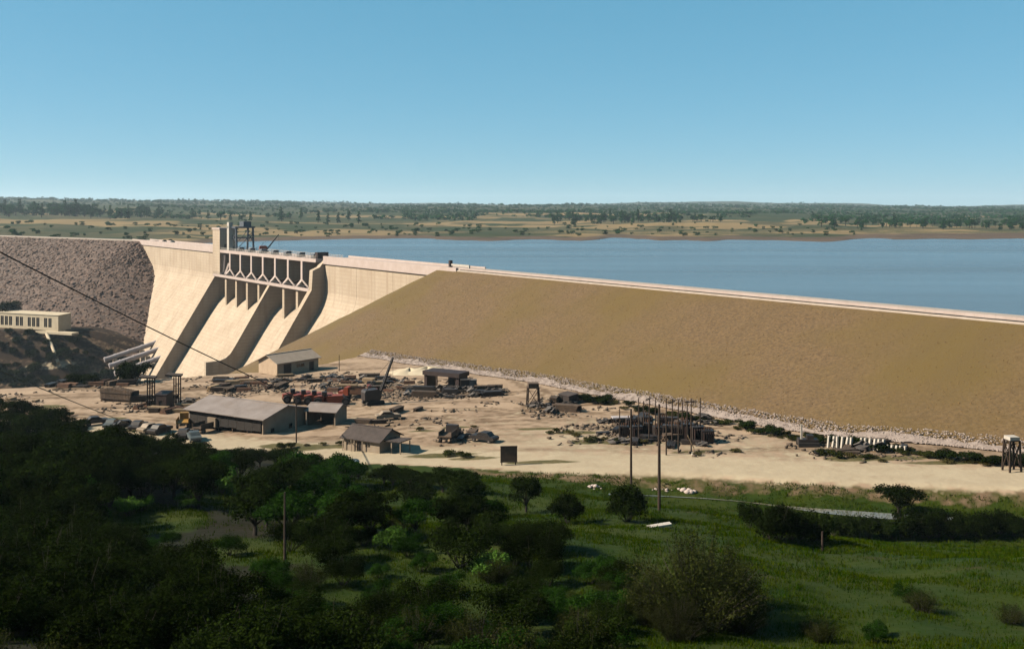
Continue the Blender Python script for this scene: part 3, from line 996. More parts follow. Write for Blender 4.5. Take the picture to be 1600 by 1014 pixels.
def build_far():
    ds = np.concatenate([np.linspace(690, 1400, 130), np.geomspace(1410, 9000, 110)])
    an = np.linspace(-0.85, 0.85, 420)
    AA, DD = np.meshgrid(an, ds)
    ZZ = far_h(AA, DD)
    V = np.stack([(AA * DD).ravel(), DD.ravel(), ZZ.ravel()], 1)
    nx, ny = len(an), len(ds)
    # sunk where it would lie beneath the left rockfill crest or the dam
    idx = np.arange(nx * ny).reshape(ny, nx)
    Fc = np.stack([idx[:-1, :-1], idx[:-1, 1:], idx[1:, 1:], idx[1:, :-1]], -1).reshape(-1, 4)
    # keep only faces upstream of the dam axis
    L = np.array([LEFT0.x, LEFT0.y]); ld = np.array([LN.x, LN.y])
    dn = (V[:, 0] - L[0]) * ld[0] + (V[:, 1] - L[1]) * ld[1]
    dm = (V[:, 0] - P0.x) * N.x + (V[:, 1] - P0.y) * N.y
    sm = (V[:, 0] - P0.x) * E.x + (V[:, 1] - P0.y) * E.y
    ok = (dn < -14) & ((dm < -14) | (sm < -180))
    Fc = Fc[ok[Fc].all(1)]
    me = np_mesh('far_hills', V, Fc, 'far_ground', smooth=True)
    X, Y, Z = V[:, 0], V[:, 1], V[:, 2]
    px = 800 + F * X / Y; py = 332 + F * (CZ - Z) / Y
    n1 = fbm(X / 240.0, Y / 110.0, 4, 80)
    green = 0.95 * sstep(1500, 2300, Y) * (0.5 + 0.5 * sstep(0.3, 0.55, n1)) + 0.5 * sstep(0.5, 0.62, n1)
    n2 = fbm(X / 90.0, Y / 60.0, 4, 83)
    green = np.maximum(green, .9 * sstep(.50, .58, n2))
    gold = 1.0 * sstep(0.50, 0.40, n1) * sstep(3000, 1900, Y) * sstep(.58, .48, n2) + 0.5 * (1 - sstep(0.0, 0.9, np.abs(Y - 1180) / 220)) * sstep(600, 900, px)
    shore = 0.8 * sstep(13.0, 10.6, Z)
    for nm, arr in (('green', green), ('gold', gold), ('shore', shore)):
        at = me.attributes.new(nm, 'FLOAT', 'POINT'); at.data.foreach_set('value', arr.astype(np.float32))
    tag(link('far_hills', me), kind='structure')


build_far()


def farG(px, Dd):
    a = (px - 800) / F
    return Vector((a * Dd, Dd, float(far_h(np.array([a]), np.array([float(Dd)]))[0])))


# ------------------------------------------------------------------ vegetation prototypes
def leaf_cloud(lobes, n, size, seed, hollow=0.55, tri=False, up=0.3):
    """Leaf-sized faces on and in a set of ellipsoid lobes."""
    r_ = np.random.default_rng(seed)
    lob = np.array(lobes, float)           # cx cy cz rx ry rz
    wgt = (lob[:, 3] * lob[:, 4] * lob[:, 5]) ** (2 / 3); wgt /= wgt.sum()
    k = r_.choice(len(lob), n, p=wgt)
    d = r_.normal(size=(n, 3)); d /= np.linalg.norm(d, axis=1)[:, None]
    d[:, 2] = np.where(d[:, 2] < -0.35, -d[:, 2] * 0.5, d[:, 2])
    rad = hollow + (1 - hollow) * r_.random(n) ** 0.6
    rad *= 1 + 0.12 * r_.normal(size=n)
    c = lob[k, :3] + d * rad[:, None] * lob[k, 3:]
    nn = d + r_.normal(size=(n, 3)) * 0.75; nn[:, 2] += up
    nn /= np.linalg.norm(nn, axis=1)[:, None]
    a = np.cross(nn, r_.normal(size=(n, 3))); a /= np.linalg.norm(a, axis=1)[:, None] + 1e-9
    b = np.cross(nn, a)
    s = size * r_.uniform(0.55, 1.35, n)[:, None]
    V = np.stack([c - a * s * .5, c - b * s * .35, c + a * s * .5, c + b * s * .35], 1).reshape(-1, 3)
    Fc = np.arange(n * 4).reshape(n, 4)
    return V, Fc


def make_tree(seed, h, spread, nleaf, lsize, leafm, trunk_h=0.3, nl=9, flat=0.8):
    """Returns (trunk mesh, crown mesh) with base at origin."""
    r_ = random.Random(seed)
    mb = MB()
    th = h * trunk_h
    r0 = 0.035 * h
    mb.tube([(0, 0, -0.4), (r_.uniform(-.1, .1), r_.uniform(-.1, .1), th * .6), (r_.uniform(-.2, .2), r_.uniform(-.2, .2), th * 1.3)], [r0 * 1.3, r0, r0 * .7], 7)
    lobes = []
    for i in range(nl):
        a = i * 2.4 + r_.uniform(-.4, .4)
        rr = spread * (0.25 + 0.55 * r_.random()) * (1 if i else 0.1)
        zc = th + (h - th) * (0.25 + 0.5 * r_.random()) if i else h * 0.72
        lr = spread * r_.uniform(0.30, 0.5)
        lobes.append((math.cos(a) * rr, math.sin(a) * rr, zc, lr, lr, lr * flat * r_.uniform(.7, 1.1)))
        mb.tube([(0, 0, th * .8), (math.cos(a) * rr * .5, math.sin(a) * rr * .5, (th + zc) * .5), (math.cos(a) * rr, math.sin(a) * rr, zc)],
                [r0 * .6, r0 * .35, r0 * .12], 5)
    V, Fc = leaf_cloud(lobes, nleaf, lsize, seed)
    # small sprays outside the lobes break the outline
    return mb.mesh('trunk', 'bark', fix=False), np_mesh('crown', V, Fc, leafm)


def make_bush(seed, h, spread, nleaf, lsize, leafm, nl=7):
    r_ = random.Random(seed)
    mb = MB()
    lobes = []
    for i in range(nl):
        a = i * 2.4 + r_.uniform(-.5, .5)
        rr = spread * (0.15 + 0.6 * r_.random())
        lr = spread * r_.uniform(.3, .5)
        zc = h * r_.uniform(.28, .68)
        lobes.append((math.cos(a) * rr, math.sin(a) * rr, zc, lr, lr, min(lr, h * .36)))
        mb.tube([(0, 0, -.2), (math.cos(a) * rr * .7, math.sin(a) * rr * .7, zc * .6), (math.cos(a) * rr * 1.2, math.sin(a) * rr * 1.2, h * r_.uniform(.7, 1.0))],
                [.03 * h * .5 + .015, .02 * h * .5, .006], 4)
    V, Fc = leaf_cloud(lobes, nleaf, lsize, seed, hollow=.35)
    return mb.mesh('stem', 'bark', fix=False), np_mesh('foliage', V, Fc, leafm)


def make_wispy(seed, h, spread, leafm, nstem=90, per=55, lsize=.16):
    """Open shrub of upright wands."""
    r_ = random.Random(seed); q = np.random.default_rng(seed)
    mb = MB(); cs = []
    for i in range(nstem):
        a = r_.uniform(0, 6.28); rr = spread * math.sqrt(r_.random()); hh = h * (1 - .55 * (rr / spread) ** 2) * r_.uniform(.6, 1.05)
        b = Vector((math.cos(a) * rr * .35, math.sin(a) * rr * .35, -.2)); e_ = Vector((math.cos(a) * rr, math.sin(a) * rr, hh))
        m_ = b.lerp(e_, .5) + Vector((0, 0, hh * .15))
        mb.tube([b, m_, e_], [.035, .022, .006], 3, cap=False)
        t = q.uniform(.25, 1.02, per)[:, None]
        p = np.where(t < .5, np.array(b) + (np.array(m_) - np.array(b)) * t * 2, np.array(m_) + (np.array(e_) - np.array(m_)) * (t * 2 - 1))
        cs.append(p + q.normal(size=(per, 3)) * .17)
    c = np.concatenate(cs); n = len(c)
    nn = q.normal(size=(n, 3)); nn[:, 2] += .4; nn /= np.linalg.norm(nn, axis=1)[:, None]
    a = np.cross(nn, q.normal(size=(n, 3))); a /= np.linalg.norm(a, axis=1)[:, None]; b = np.cross(nn, a)
    s = lsize * q.uniform(.5, 1.4, n)[:, None]
    V = np.stack([c - a * s * .6, c - b * s * .25, c + a * s * .6, c + b * s * .25], 1).reshape(-1, 3)
    return mb.mesh('stem', 'bark', fix=False), np_mesh('foliage', V, np.arange(n * 4).reshape(n, 4), leafm)


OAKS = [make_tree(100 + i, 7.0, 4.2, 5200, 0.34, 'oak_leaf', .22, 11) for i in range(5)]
GOAKS = [make_tree(150 + i, 6.0, 3.6, 4600, 0.32, 'bush_leaf', .2, 10) for i in range(3)]
BUSH = [make_bush(200 + i, 2.4, 2.0, 2600, 0.24, 'bush_leaf') for i in range(4)]
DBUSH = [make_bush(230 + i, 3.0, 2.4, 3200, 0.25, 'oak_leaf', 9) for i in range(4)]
PBUSH = [make_bush(260 + i, 2.2, 1.7, 2200, 0.2, 'pale_leaf') for i in range(2)]
OBUSH = [make_bush(280 + i, 1.6, 1.5, 1500, 0.2, 'olive_leaf') for i in range(3)]
DRY = [make_bush(290 + i, 1.1, 1.2, 700, 0.2, 'dry_leaf') for i in range(2)]
WISP = [make_wispy(300 + i, 5.2, 4.6, 'olive_leaf', 190, 110, .12) for i in range(2)]
NEARB = [make_bush(320 + i, 2.4, 2.0, 6500, 0.13, 'bush_leaf', 9) for i in range(3)]
NEARD = [make_bush(330 + i, 3.2, 2.6, 9000, 0.14, 'oak_leaf', 10) for i in range(3)]
NEARW = [make_wispy(340 + i, 3.0, 2.4, 'olive_leaf', 70, 70, .12) for i in range(2)]


def plant(proto, name, loc, sc, rz, label, cat, group, parts=('trunk', 'crown'), sz=None):
    e_ = empty(name, loc, rz, label, cat, group)
    e_.scale = (sc, sc, sz or sc)
    link(parts[0], proto[0], e_)
    link(parts[1], proto[1], e_)
    return e_


# named trees along the edge of the yard and in the meadow: pixel of the base, height in metres
LAND = [('the bare hillside pole', 445, 893), ('the very large open shrub', 1090, 975), ('the lone round oak', 822, 800), ('the small board house', 580, 706), ('the parked cars', 220, 675),
        ('the large open shed', 360, 690), ('the white cabinet', 147, 702), ('the small white marker stone', 432, 806), ('the legged signboard', 795, 745), ('the pale slab in the grass', 1030, 823)]
LAND = [(n_, G(a_, b_)) for n_, a_, b_ in LAND]


def by_landmark(p):
    return min(LAND, key=lambda q: (q[1] - Vector(p)).length)[0]


def oak(px, py, h, label, group=None, protos=OAKS, wide=1.0):
    p = G(px, py)
    base_h = 7.0 if protos is OAKS else 6.0
    sc = h / base_h
    e_ = plant(rng.choice(protos), 'oak_tree', p, sc * wide, rng.uniform(0, 6.28), label, 'tree', group, sz=sc)
    return e_


def bush(px, py, h, protos, base, label, group, wide=1.0, name='bush', cat='bush'):
    p = G(px, py)
    sc = h / base
    return plant(rng.choice(protos), name, p, sc * wide, rng.uniform(0, 6.28), label, cat, group, parts=('stem', 'foliage'), sz=sc)


oak(822, 800, 3.9, 'round dark oak beside the pale haul road, tallest near the legged signboard', wide=.85)
bush(885, 818, 2.4, DBUSH, 3.0, 'low spreading dark bush just right of the lone round oak', None, 1.0)
bush(980, 815, 3.3, DBUSH, 3.0, 'tall dark bush at the foot of the thinner tall pole', None, .85)
bush(1170, 826, 2.4, DBUSH, 3.0, 'small dark bush standing alone by the stream', None, .8)
oak(1405, 806, 3.6, 'wide low dark oak on the green bank above the hedge', None, OAKS, 1.35)
# thicket along the stream
for i in range(26):
    x = 1205 + i * 15.6 + rng.uniform(-4, 4)
    bush(x, 842 + rng.uniform(-6, 2) - (2 if x > 1400 else -2), rng.uniform(2.0, 3.2), DBUSH + BUSH[:1], 3.0,
         'dark bush in the hedge-like thicket along the stream', 'stream thicket bushes', .85)
# big open shrub and its neighbours
bush(1090, 975, 4.4, WISP, 5.2, 'very large open wispy shrub with yellow-green twigs in the meadow', None, .92, 'wispy_shrub', 'shrub')
for x, y, h in ((1020, 975, 2.6), (1155, 985, 2.8), (1060, 1000, 2.2), (1130, 950, 3.2)):
    bush(x, y, h, WISP, 5.2, 'smaller wispy olive shrub growing against the very large open shrub', 'shrubs round the large open shrub', .7, 'wispy_shrub', 'shrub')

# oak wood on the left hillside: scattered in pixel space, kept out of the clearings
def clear_at(x, y):
    return any(((x - a) / c) ** 2 + ((y - b) / d) ** 2 < 1 for a, b, c, d in CLEAR)


placed = []


def try_place(x, y, gap):
    p = G(x, y)
    for q, g in placed:
        if (q - p).length < (gap + g) * .5: return None
    placed.append((p, gap))
    return p


edge_y = lambda x: float(np.interp(x, [0, 120, 180, 300, 430, 560, 640, 760], [672, 690, 716, 726, 730, 752, 764, 775]))
n_oak = 0
# front rank along the yard edge
for x, dy, h in ((-20, 6, 7), (30, 4, 7), (75, 10, 6.5), (120, 12, 5.5), (175, 14, 5), (215, 12, 5.5), (262, 14, 5.6), (305, 16, 4.6), (350, 18, 3.8), (395, 20, 4), (440, 22, 5.2), (480, 24, 4.0),
                 (520, 24, 4.4), (560, 26, 3.6), (600, 28, 4.6), (640, 26, 4.6), (672, 22, 3.2)) + tuple((q, 30, 4.2 + (q * 7 % 13) * .1) for q in range(-10, 720, 26)):
    y = edge_y(x) - 12 + dy * .4
    p = try_place(x, y, 1.2)
    if p is None: continue
    sc = h * (.72 if x < 100 else .58 if x < 320 else .5) / 7.0
    plant(rng.choice(OAKS), 'oak_tree', p, sc * 1.35, rng.uniform(0, 6.28), f'dark oak where the wood meets the works yard, close to {by_landmark(p)}', 'tree', f'yard-edge oaks close to {by_landmark(p)}', sz=sc)
tries = 0
while n_oak < 150 and tries < 9000:
    tries += 1
    x, y = rng.uniform(-60, 960), rng.uniform(700, 985)
    if y < edge_y(x) + 12 or clear_at(x, y) or (x > 790 and y < 860): continue
    if x > 600 and y > 900 and rng.random() < .75: continue
    if x > 880 and y < 840: continue
    if x > 330 and rng.random() < .75: continue
    near = y > 860
    h = rng.uniform(3.4, 5.2) * (0.58 if near else .78) * (1.1 if x < 200 else 1.0)
    hp = h * F / G(x, y).y
    if clear_at(x, y - hp * .45) or clear_at(x, y - hp * .85): continue
    p = try_place(x, y, h * .62)
    if p is None: continue
    if near:
        proto, base, pn = rng.choice(NEARD), 3.2, ('stem', 'foliage')
        plant(proto, 'dark_shrub', p, h / base, rng.uniform(0, 6.28), f'dense dark evergreen shrub on the hillside towards {by_landmark(p)}', 'shrub', f'dark shrubs towards {by_landmark(p)}', pn)
    else:
        proto = rng.choice(OAKS if rng.random() < (.85 if x < 400 else .6) else GOAKS)
        plant(proto, 'oak_tree', p, h / 7.0 * 1.12, rng.uniform(0, 6.28), f'dark oak inside the hillside wood towards {by_landmark(p)}', 'tree', f'wood oaks towards {by_landmark(p)}')
    n_oak += 1
# lighter bushes among them
for i in range(100):
    x, y = (rng.uniform(-20, 1000) if i < 60 else rng.uniform(400, 980)), rng.uniform(730, 1005)
    if y < edge_y(min(x, 760)) + 20 or (x > 790 and y < 850): continue
    near = y > 850
    p = G(x, y)
    h = rng.uniform(1.0, 2.2) * (.75 if near else 1)
    pr = rng.choice(NEARB + NEARW[:1] + NEARD) if near else rng.choice(BUSH + OBUSH + DBUSH)
    plant(pr, 'bush', p, h / 2.4, rng.uniform(0, 6.28), f'small bush among dark trees towards {by_landmark(p)}', 'bush', f'undergrowth bushes towards {by_landmark(p)}', ('stem', 'foliage'))
for x, y, h in ((345, 772, 2.6), (300, 795, 1.6), (150, 812, 1.4), (200, 806, 1.6), (130, 725, 2.0), (615, 860, 1.6), (770, 905, 1.5)):
    bush(x, y, h, PBUSH, 2.2, 'pale bright green bush in a sunlit clearing of the wood', 'pale green clearing bushes')
for i in range(26):
    x, y = rng.uniform(560, 1600), rng.uniform(930, 1012)
    if 1000 < x < 1180: continue
    bush(x, y, rng.uniform(.5, 1.1), NEARW + NEARB[:1], 2.6, 'low weedy tuft of yellow-green stems in the near grass', 'weed tufts in the near grass', 1, 'weed_tuft', 'weed')
for i in range(70):
    x, y = rng.uniform(-60, 960), rng.uniform(975, 1075)
    p = G(x, y)
    if x > 450 and rng.random() < .55: continue
    dk = rng.random() < (.6 if x < 450 else .15)
    pr = rng.choice(NEARD if dk else NEARB + NEARW)
    plant(pr, 'near_shrub', p, rng.uniform(.45, .8) if dk else rng.uniform(.35, .7), rng.uniform(0, 6.28), f'low {"dark" if dk else "green"} shrub at the foot of the viewpoint slope towards {by_landmark(p)}', 'shrub',
          f'{"dark" if dk else "green"} foot-of-slope shrubs towards {by_landmark(p)}', ('stem', 'foliage'))
# weeds in the yard
YW = [(455, 700), (480, 697), (505, 696), (530, 695), (700, 712), (725, 714), (900, 682), (925, 690), (945, 688), (965, 692), (985, 690), (890, 678), (1005, 693), (1290, 712), (1310, 716), (1325, 714), (1345, 714), (1365, 716),
      (1355, 716), (1380, 722), (1450, 716), (1150, 706), (1090, 712), (860, 678), (655, 672), (740, 668), (60, 640), (110, 650), (870, 676), (460, 706), (440, 702), (1480, 724), (1520, 724), (1540, 728)]
for x, y in YW:
    bush(x, y, rng.uniform(.45, .9), OBUSH + DRY, 1.4, 'low olive and dry weed clump on the bare sand of the yard', 'weed clumps on the yard', 1.5, 'weed_clump', 'weed')
# dark scrub along the toe of the wing dam on the right, and the river edge on the left
for i in range(105):
    x = 900 + i * 6.75 + rng.uniform(-9, 9)
    y = float(np.interp(x, [900, 1000, 1120, 1240, 1400, 1500, 1600], [624, 641, 664, 686, 706, 718, 726])) + rng.uniform(-5, 4)
    bush(x, y, rng.uniform(.5, 1.2), DBUSH[:2] + OBUSH + DRY, 2.2, 'low scrub bush in the line along the toe of the earth dam', 'scrub along the dam toe', 1.7)
for i in range(110):
    x = rng.uniform(-10, 262) if i < 80 else rng.uniform(168, 225)
    y = float(np.interp(x, [0, 110, 200, 260], [592, 600, 592, 586])) + rng.uniform(-5, 6)
    bush(x, y, rng.uniform(1.6, 3.6) * (1.6 if 165 < x < 225 else 1), DBUSH, 3.0, 'dark brush at the river edge of the yard below the dam', 'brush at the river edge', 1.1)
for i in range(190):
    X = rng.uniform(-330, -170); Y = rng.uniform(492, 530)
    plant(rng.choice(DBUSH + OBUSH), 'scrub_bush', (X, Y, hz(X, Y)), rng.uniform(.9, 2.0), rng.uniform(0, 6.28), 'dark scrub bush on the steep bank below the long pale building', 'bush', 'scrub on the far bank', ('stem', 'foliage'))
p = Vector((-0.52 * 560, 560, -24))
plant(OAKS[1], 'oak_tree', (-291, 556, -26), 1.9, 1, 'dark oak standing behind the long pale building by the rockfill', 'tree', None)


# grass: one sheet of blades
def build_grass(n=190000):
    r_ = np.random.default_rng(11)
    # sample in the view fan, denser near
    dd = 36 + (128 - 36) * r_.random(n) ** 1.25
    an = r_.uniform(-0.60, 0.60, n)
    X, Y = an * dd, dd
    ye = np.interp(X, EX, EY)
    keep = (Y < ye - 1.2)
    Zt = H(X, Y); pxg = 800 + F * X / Y; pyg = 332 + F * (CZ - Zt) / Y
    cg = np.zeros(n)
    for a_, b_, c_, d_ in CLEAR: cg = np.maximum(cg, mask_ellipse(pxg, pyg, a_, b_, c_ * 1.1, d_ * 1.1, .3))
    keep &= (cg > .3) | (pxg > 400 + 120 * r_.random(n)) | (r_.random(n) < .12)
    X, Y = X[keep], Y[keep]
    cl = fbm(X / 3.0, Y / 3.0, 3, 77)
    k2 = r_.random(len(X)) < np.clip((cl - .3) * 4, .1, 1)
    X, Y = X[k2], Y[k2]
    Z = H(X, Y)
    m = len(X)
    per = 3
    V = np.zeros((m, per, 3, 3))
    for j in range(per):
        a = r_.uniform(0, 6.28, m); h = r_.uniform(.08, .26, m) * np.clip(Y / 70, .6, 1.3); wd = .028 * np.clip(Y / 55, .7, 2.2)
        ox, oy = r_.normal(size=m) * .18, r_.normal(size=m) * .18
        lx, ly = np.cos(a), np.sin(a); bx, by = -ly, lx
        ln = r_.uniform(.1, .6, m) * h
        V[:, j, 0] = np.stack([X + ox - bx * wd, Y + oy - by * wd, Z - .04], 1)
        V[:, j, 1] = np.stack([X + ox + bx * wd, Y + oy + by * wd, Z - .04], 1)
        V[:, j, 2] = np.stack([X + ox + lx * ln, Y + oy + ly * ln, Z + h], 1)
    V = V.reshape(-1, 3)
    me = np_mesh('meadow_grass', V, np.arange(len(V)).reshape(-1, 3), 'grass_blade')
    tag(link('meadow_grass', me), 'rough green grass over the near hillside meadow', 'grass', kind='stuff')


build_grass()

# far trees
FART = []
for i in range(5):
    r2 = random.Random(400 + i)
    lobes = [(r2.uniform(-2.2, 2.2), r2.uniform(-2.2, 2.2), r2.uniform(2.0, 7.5), r2.uniform(1.8, 3.2), r2.uniform(1.8, 3.2), r2.uniform(1.5, 2.8)) for _ in range(7)]
    V, Fc = leaf_cloud(lobes, 420, 1.25, 400 + i)
    me = np_mesh('tree_crown', V, Fc, 'far_leaf')
    FART.append((V, Fc, me))
TRM = MB().tube([(0, 0, -1), (0.1, 0, 4), (0, 0.2, 7)], [.45, .35, .15], 5).mesh('trunk', 'bark', fix=False)
TALL = []
for i in range(3):
    r2 = random.Random(450 + i)
    lobes = [(r2.uniform(-.8, .8), r2.uniform(-.8, .8), 3 + j * 1.9, 2.6 - j * .3, 2.6 - j * .3, 1.6) for j in range(6)]
    V, Fc = leaf_cloud(lobes, 420, 1.2, 450 + i)
    TALL.append((V, Fc, np_mesh('tree_crown', V, Fc, 'far_leaf')))


def far_tree(px, Dd, h, label, group, protos=FART):
    p = farG(px, Dd)
    sc = h / 10.5
    e_ = empty('far_tree', p, rng.uniform(0, 6.28), label, 'tree', group)
    e_.scale = (sc, sc, sc)
    link('crown', rng.choice(protos)[2], e_); link('trunk', TRM, e_)


for i in range(95):
    x = rng.uniform(-20, 235)
    far_tree(x, rng.uniform(1650, 1950), rng.uniform(13, 25) * (1 if x < 170 else .8), 'tree in the dense dark belt on the far skyline behind the rockfill dam', 'skyline tree belt', FART + TALL[:1])
for x in (65, 142, 172, 248, 300, 392, 497, 512, 528, 545, 560, 470, 440, 345, 325, 360, 378):
    far_tree(x, rng.uniform(1500, 1750), rng.uniform(12, 21), 'tall separate tree on the low rise beyond the concrete dam', 'tall trees beyond the concrete dam', TALL + FART[:2])
for i in range(70):
    far_tree(rng.uniform(860, 1130), rng.uniform(1450, 1900), rng.uniform(8, 17), 'tree in the wooded strip across the lake behind the golden shore', 'wooded strip across the lake', FART + TALL)
for i in range(110):
    far_tree(rng.uniform(1280, 1625), rng.uniform(1250, 1800), rng.uniform(8, 15), 'tree in the green wood across the lake on its right-hand shore', 'green wood across the lake', FART + TALL[:1])
FS = lambda x: 'brown land behind the rockfill dam' if x < 230 else 'far land behind the gates and elevator tower' if x < 560 else 'golden shore across the lake behind the concrete crest' if x < 850 else 'golden spit across the lake behind the earth dam'
for i in range(260):
    x = rng.uniform(0, 1350)
    d_ = rng.uniform(1010, 1450) if x > 330 else rng.uniform(820, 1250)
    p = farG(x, d_)
    if p.z < 11: continue
    e_ = empty('far_bush', p, rng.uniform(0, 6.28), 'low bush on the ' + FS(x), 'bush', 'bushes on the ' + FS(x))
    sc = rng.uniform(.25, .7); e_.scale = (sc * 1.4, sc * 1.4, sc * .95); e_.location.z -= sc * 1.2
    link('foliage', rng.choice(FART)[2], e_)


# the wood beyond reads as one mass
def far_wood(n=8000):
    VV, FF = [], []; o_ = 0
    r_ = np.random.default_rng(31)
    px = r_.uniform(-150, 1750, n * 4); Dd = 1350 * (6500 / 1350.) ** (r_.random(n * 4) ** 1.1)
    ok = fbm(px / 55., Dd / 260., 3, 90) > .37 + .30 * np.maximum(0, (2300 - Dd) / 700) - .10 * (px > 1250)
    px, Dd = px[ok][:n], Dd[ok][:n]
    an = (px - 800) / F; zz = far_h(an, Dd)
    for cnt in range(len(px)):
        s = r_.uniform(.6, 1.2) * (1 if Dd[cnt] < 3500 else 1.4)
        V, Fc, _ = FART[cnt % 5]
        q = r_.choice(len(Fc), 34, replace=False)
        c = (V[Fc[q].ravel()] * s * np.array([1.25, 1.25, .9])).reshape(-1, 4, 3); ctr = c.mean(1, keepdims=True); c = ctr + (c - ctr) * 2.6
        VV.append(c.reshape(-1, 3) + np.array([an[cnt] * Dd[cnt], Dd[cnt], zz[cnt] - 1.5])); FF.append(np.arange(34 * 4).reshape(34, 4) + o_); o_ += 34 * 4
    me = np_mesh('distant_woodland', np.concatenate(VV), np.concatenate(FF), 'far_leaf')
    tag(link('distant_woodland', me), 'continuous blue-green woodland covering the distant hills', 'woodland', kind='stuff')


far_wood()
#--YARD--
# ------------------------------------------------------------------ buildings and gear of the works yard


def frame(px, py, px2=None, py2=None, yaw=None):
    a = G(px, py)
    if px2 is not None:
        b = G(px2, py2)
        yaw = math.atan2(b.y - a.y, b.x - a.x)
        return a, yaw, math.hypot(b.x - a.x, b.y - a.y)
    return a, yaw


def gable(name, label, cat, loc, yaw, L, W_, hw, hr, wallm, roofm, open_front=False, over=0.5, posts=5, windows=(), doors=(), endwin=(), group=None, mono=False):
    """Gabled or single-pitch shed; local x along the front, y away from it."""
    e_ = empty(name, (loc.x, loc.y, loc.z - 0.05), yaw, label, cat, group)
    th = 0.18
    # solid walls, as boards standing side by side on the long rear side
    nb = max(3, int(L / 2.4))
    for i in range(nb):
        MB().box(((i + .5) * L / nb, W_ - th / 2, hw / 2), (L / nb - .03, th, hw)).build('wall_panel', wallm, e_)
    for x in (th / 2, L - th / 2):
        top = [(0, 0), (W_, 0), (W_, hw), (W_ / 2, hw + hr), (0, hw)] if not mono else [(0, 0), (W_, 0), (W_, hw + hr), (0, hw)]
        k = MB(); k.prism(top, lambda a, p, q: (a, p, q), x - th / 2, x + th / 2); k.build('gable_wall', wallm, e_)
    if open_front:
        for i in range(posts + 1):
            x = th + (L - 2 * th) * i / posts
            MB().box((x, .12, hw / 2), (.2, .2, hw)).build('post', 'weathered_wood', e_)
        MB().box((L / 2, .12, hw - .17), (L - .2, .24, .3)).build('lintel', 'weathered_wood', e_)
    else:
        edges = sorted([(d, w__, 0, h_) for d, w__, h_ in doors] + [(d, w__, b_, h_) for d, w__, b_, h_ in windows])
        x = th
        for d, w__, b_, h_ in edges:
            if d > x + .02: MB().box(((x + d) / 2, th / 2, hw / 2), (d - x, th, hw)).build('wall_panel', wallm, e_)
            MB().box((d + w__ / 2, th / 2, (b_ + h_ + hw) / 2), (w__ - .01, th, hw - b_ - h_)).build('wall_panel', wallm, e_)
            if b_ > 0: MB().box((d + w__ / 2, th / 2, b_ / 2), (w__ - .01, th, b_)).build('wall_panel', wallm, e_)
            part = 'window' if b_ > 0 else 'door'
            p_ = MB().box((d + w__ / 2, th * .75, b_ + h_ / 2), (w__ - .02, .05, h_ - .02)).build(part, 'glass_dark' if b_ > 0 else 'dark_paint', e_)
            if b_ > 0:
                f_ = MB()
                f_.box((d + w__ / 2, th * .45, b_ + h_ / 2), (.08, .08, h_)); f_.box((d + w__ / 2, th * .45, b_ + .04), (w__, .1, .08))
                f_.build('window_frame', wallm, p_)
            x = d + w__
        if x < L - th: MB().box(((x + L - th) / 2, th / 2, hw / 2), (L - th - x, th, hw)).build('wall_panel', wallm, e_)
    for y, b_, h_ in endwin:
        MB().box((L + .02, y, b_ + h_ / 2), (.06, .8, h_)).build('window', 'glass_dark', e_)
    t = .14
    if mono:
        k = MB(); k.prism([(-over, hw - over * hr / W_ + .02), (W_ + over, hw + hr + over * hr / W_ + .02), (W_ + over, hw + hr + over * hr / W_ + t), (-over, hw - over * hr / W_ + t)],
                          lambda a, p, q: (a, p, q), -over, L + over); k.build('roof', roofm, e_)
    else:
        sl = hr / (W_ / 2)
        n = max(2, int(L / 3.0))
        rf = MB(); rf.box((L / 2, W_ / 2, hw + hr + t), (L + 2 * over, .35, .12)); rf = rf.build('roof', roofm, e_)
        for sgn in (0, 1):
            y0, y1 = (-over, W_ / 2 - .01) if not sgn else (W_ + over, W_ / 2 + .01)
            z0, z1 = hw - over * sl, hw + hr
            for i in range(n):
                a_, b_ = -over + (L + 2 * over) * i / n, -over + (L + 2 * over) * (i + 1) / n - .02
                k = MB(); k.prism([(y0, z0 + .02), (y1, z1 + .02), (y1, z1 + t), (y0, z0 + t)], lambda a, p, q: (a, p, q), a_, b_); k.build('roof_sheet', roofm, rf)
    return e_


# big open shed
a, yaw, L = frame(295, 668, 411, 679)
shed = gable('equipment_shed', 'large open-fronted shed with pale sheet metal roof in the yard', 'shed', a, yaw, L, 10.5, 3.4, 1.25, 'board_wall', 'sheet_metal_roof', True, .7, 5, endwin=((2.2, .4, 1.0), (6.6, .4, 1.0)))
for i in range(9): MB().box((.4 + (i + .5) * (L - .8) / 9, -.06, 2.1), ((L - .8) / 9 - .04, .08, 2.2 - .2 * (i % 3))).build('front_shade_board', 'front_shade_black', shed)  # added black boards, painting the deep shade under the eave
bx = Vector((math.cos(yaw), math.sin(yaw), 0)); by = Vector((-math.sin(yaw), math.cos(yaw), 0))
c = a + bx * (L + .9) + by * 9.6
c.z = hz(c.x, c.y)
gable('lean_to_shed', 'smaller pale-roofed shed built behind the large open shed', 'shed', c, yaw + R(16), 5.4, 5.0, 2.6, .8, 'board_wall', 'sheet_metal_roof', True, .4, 2)
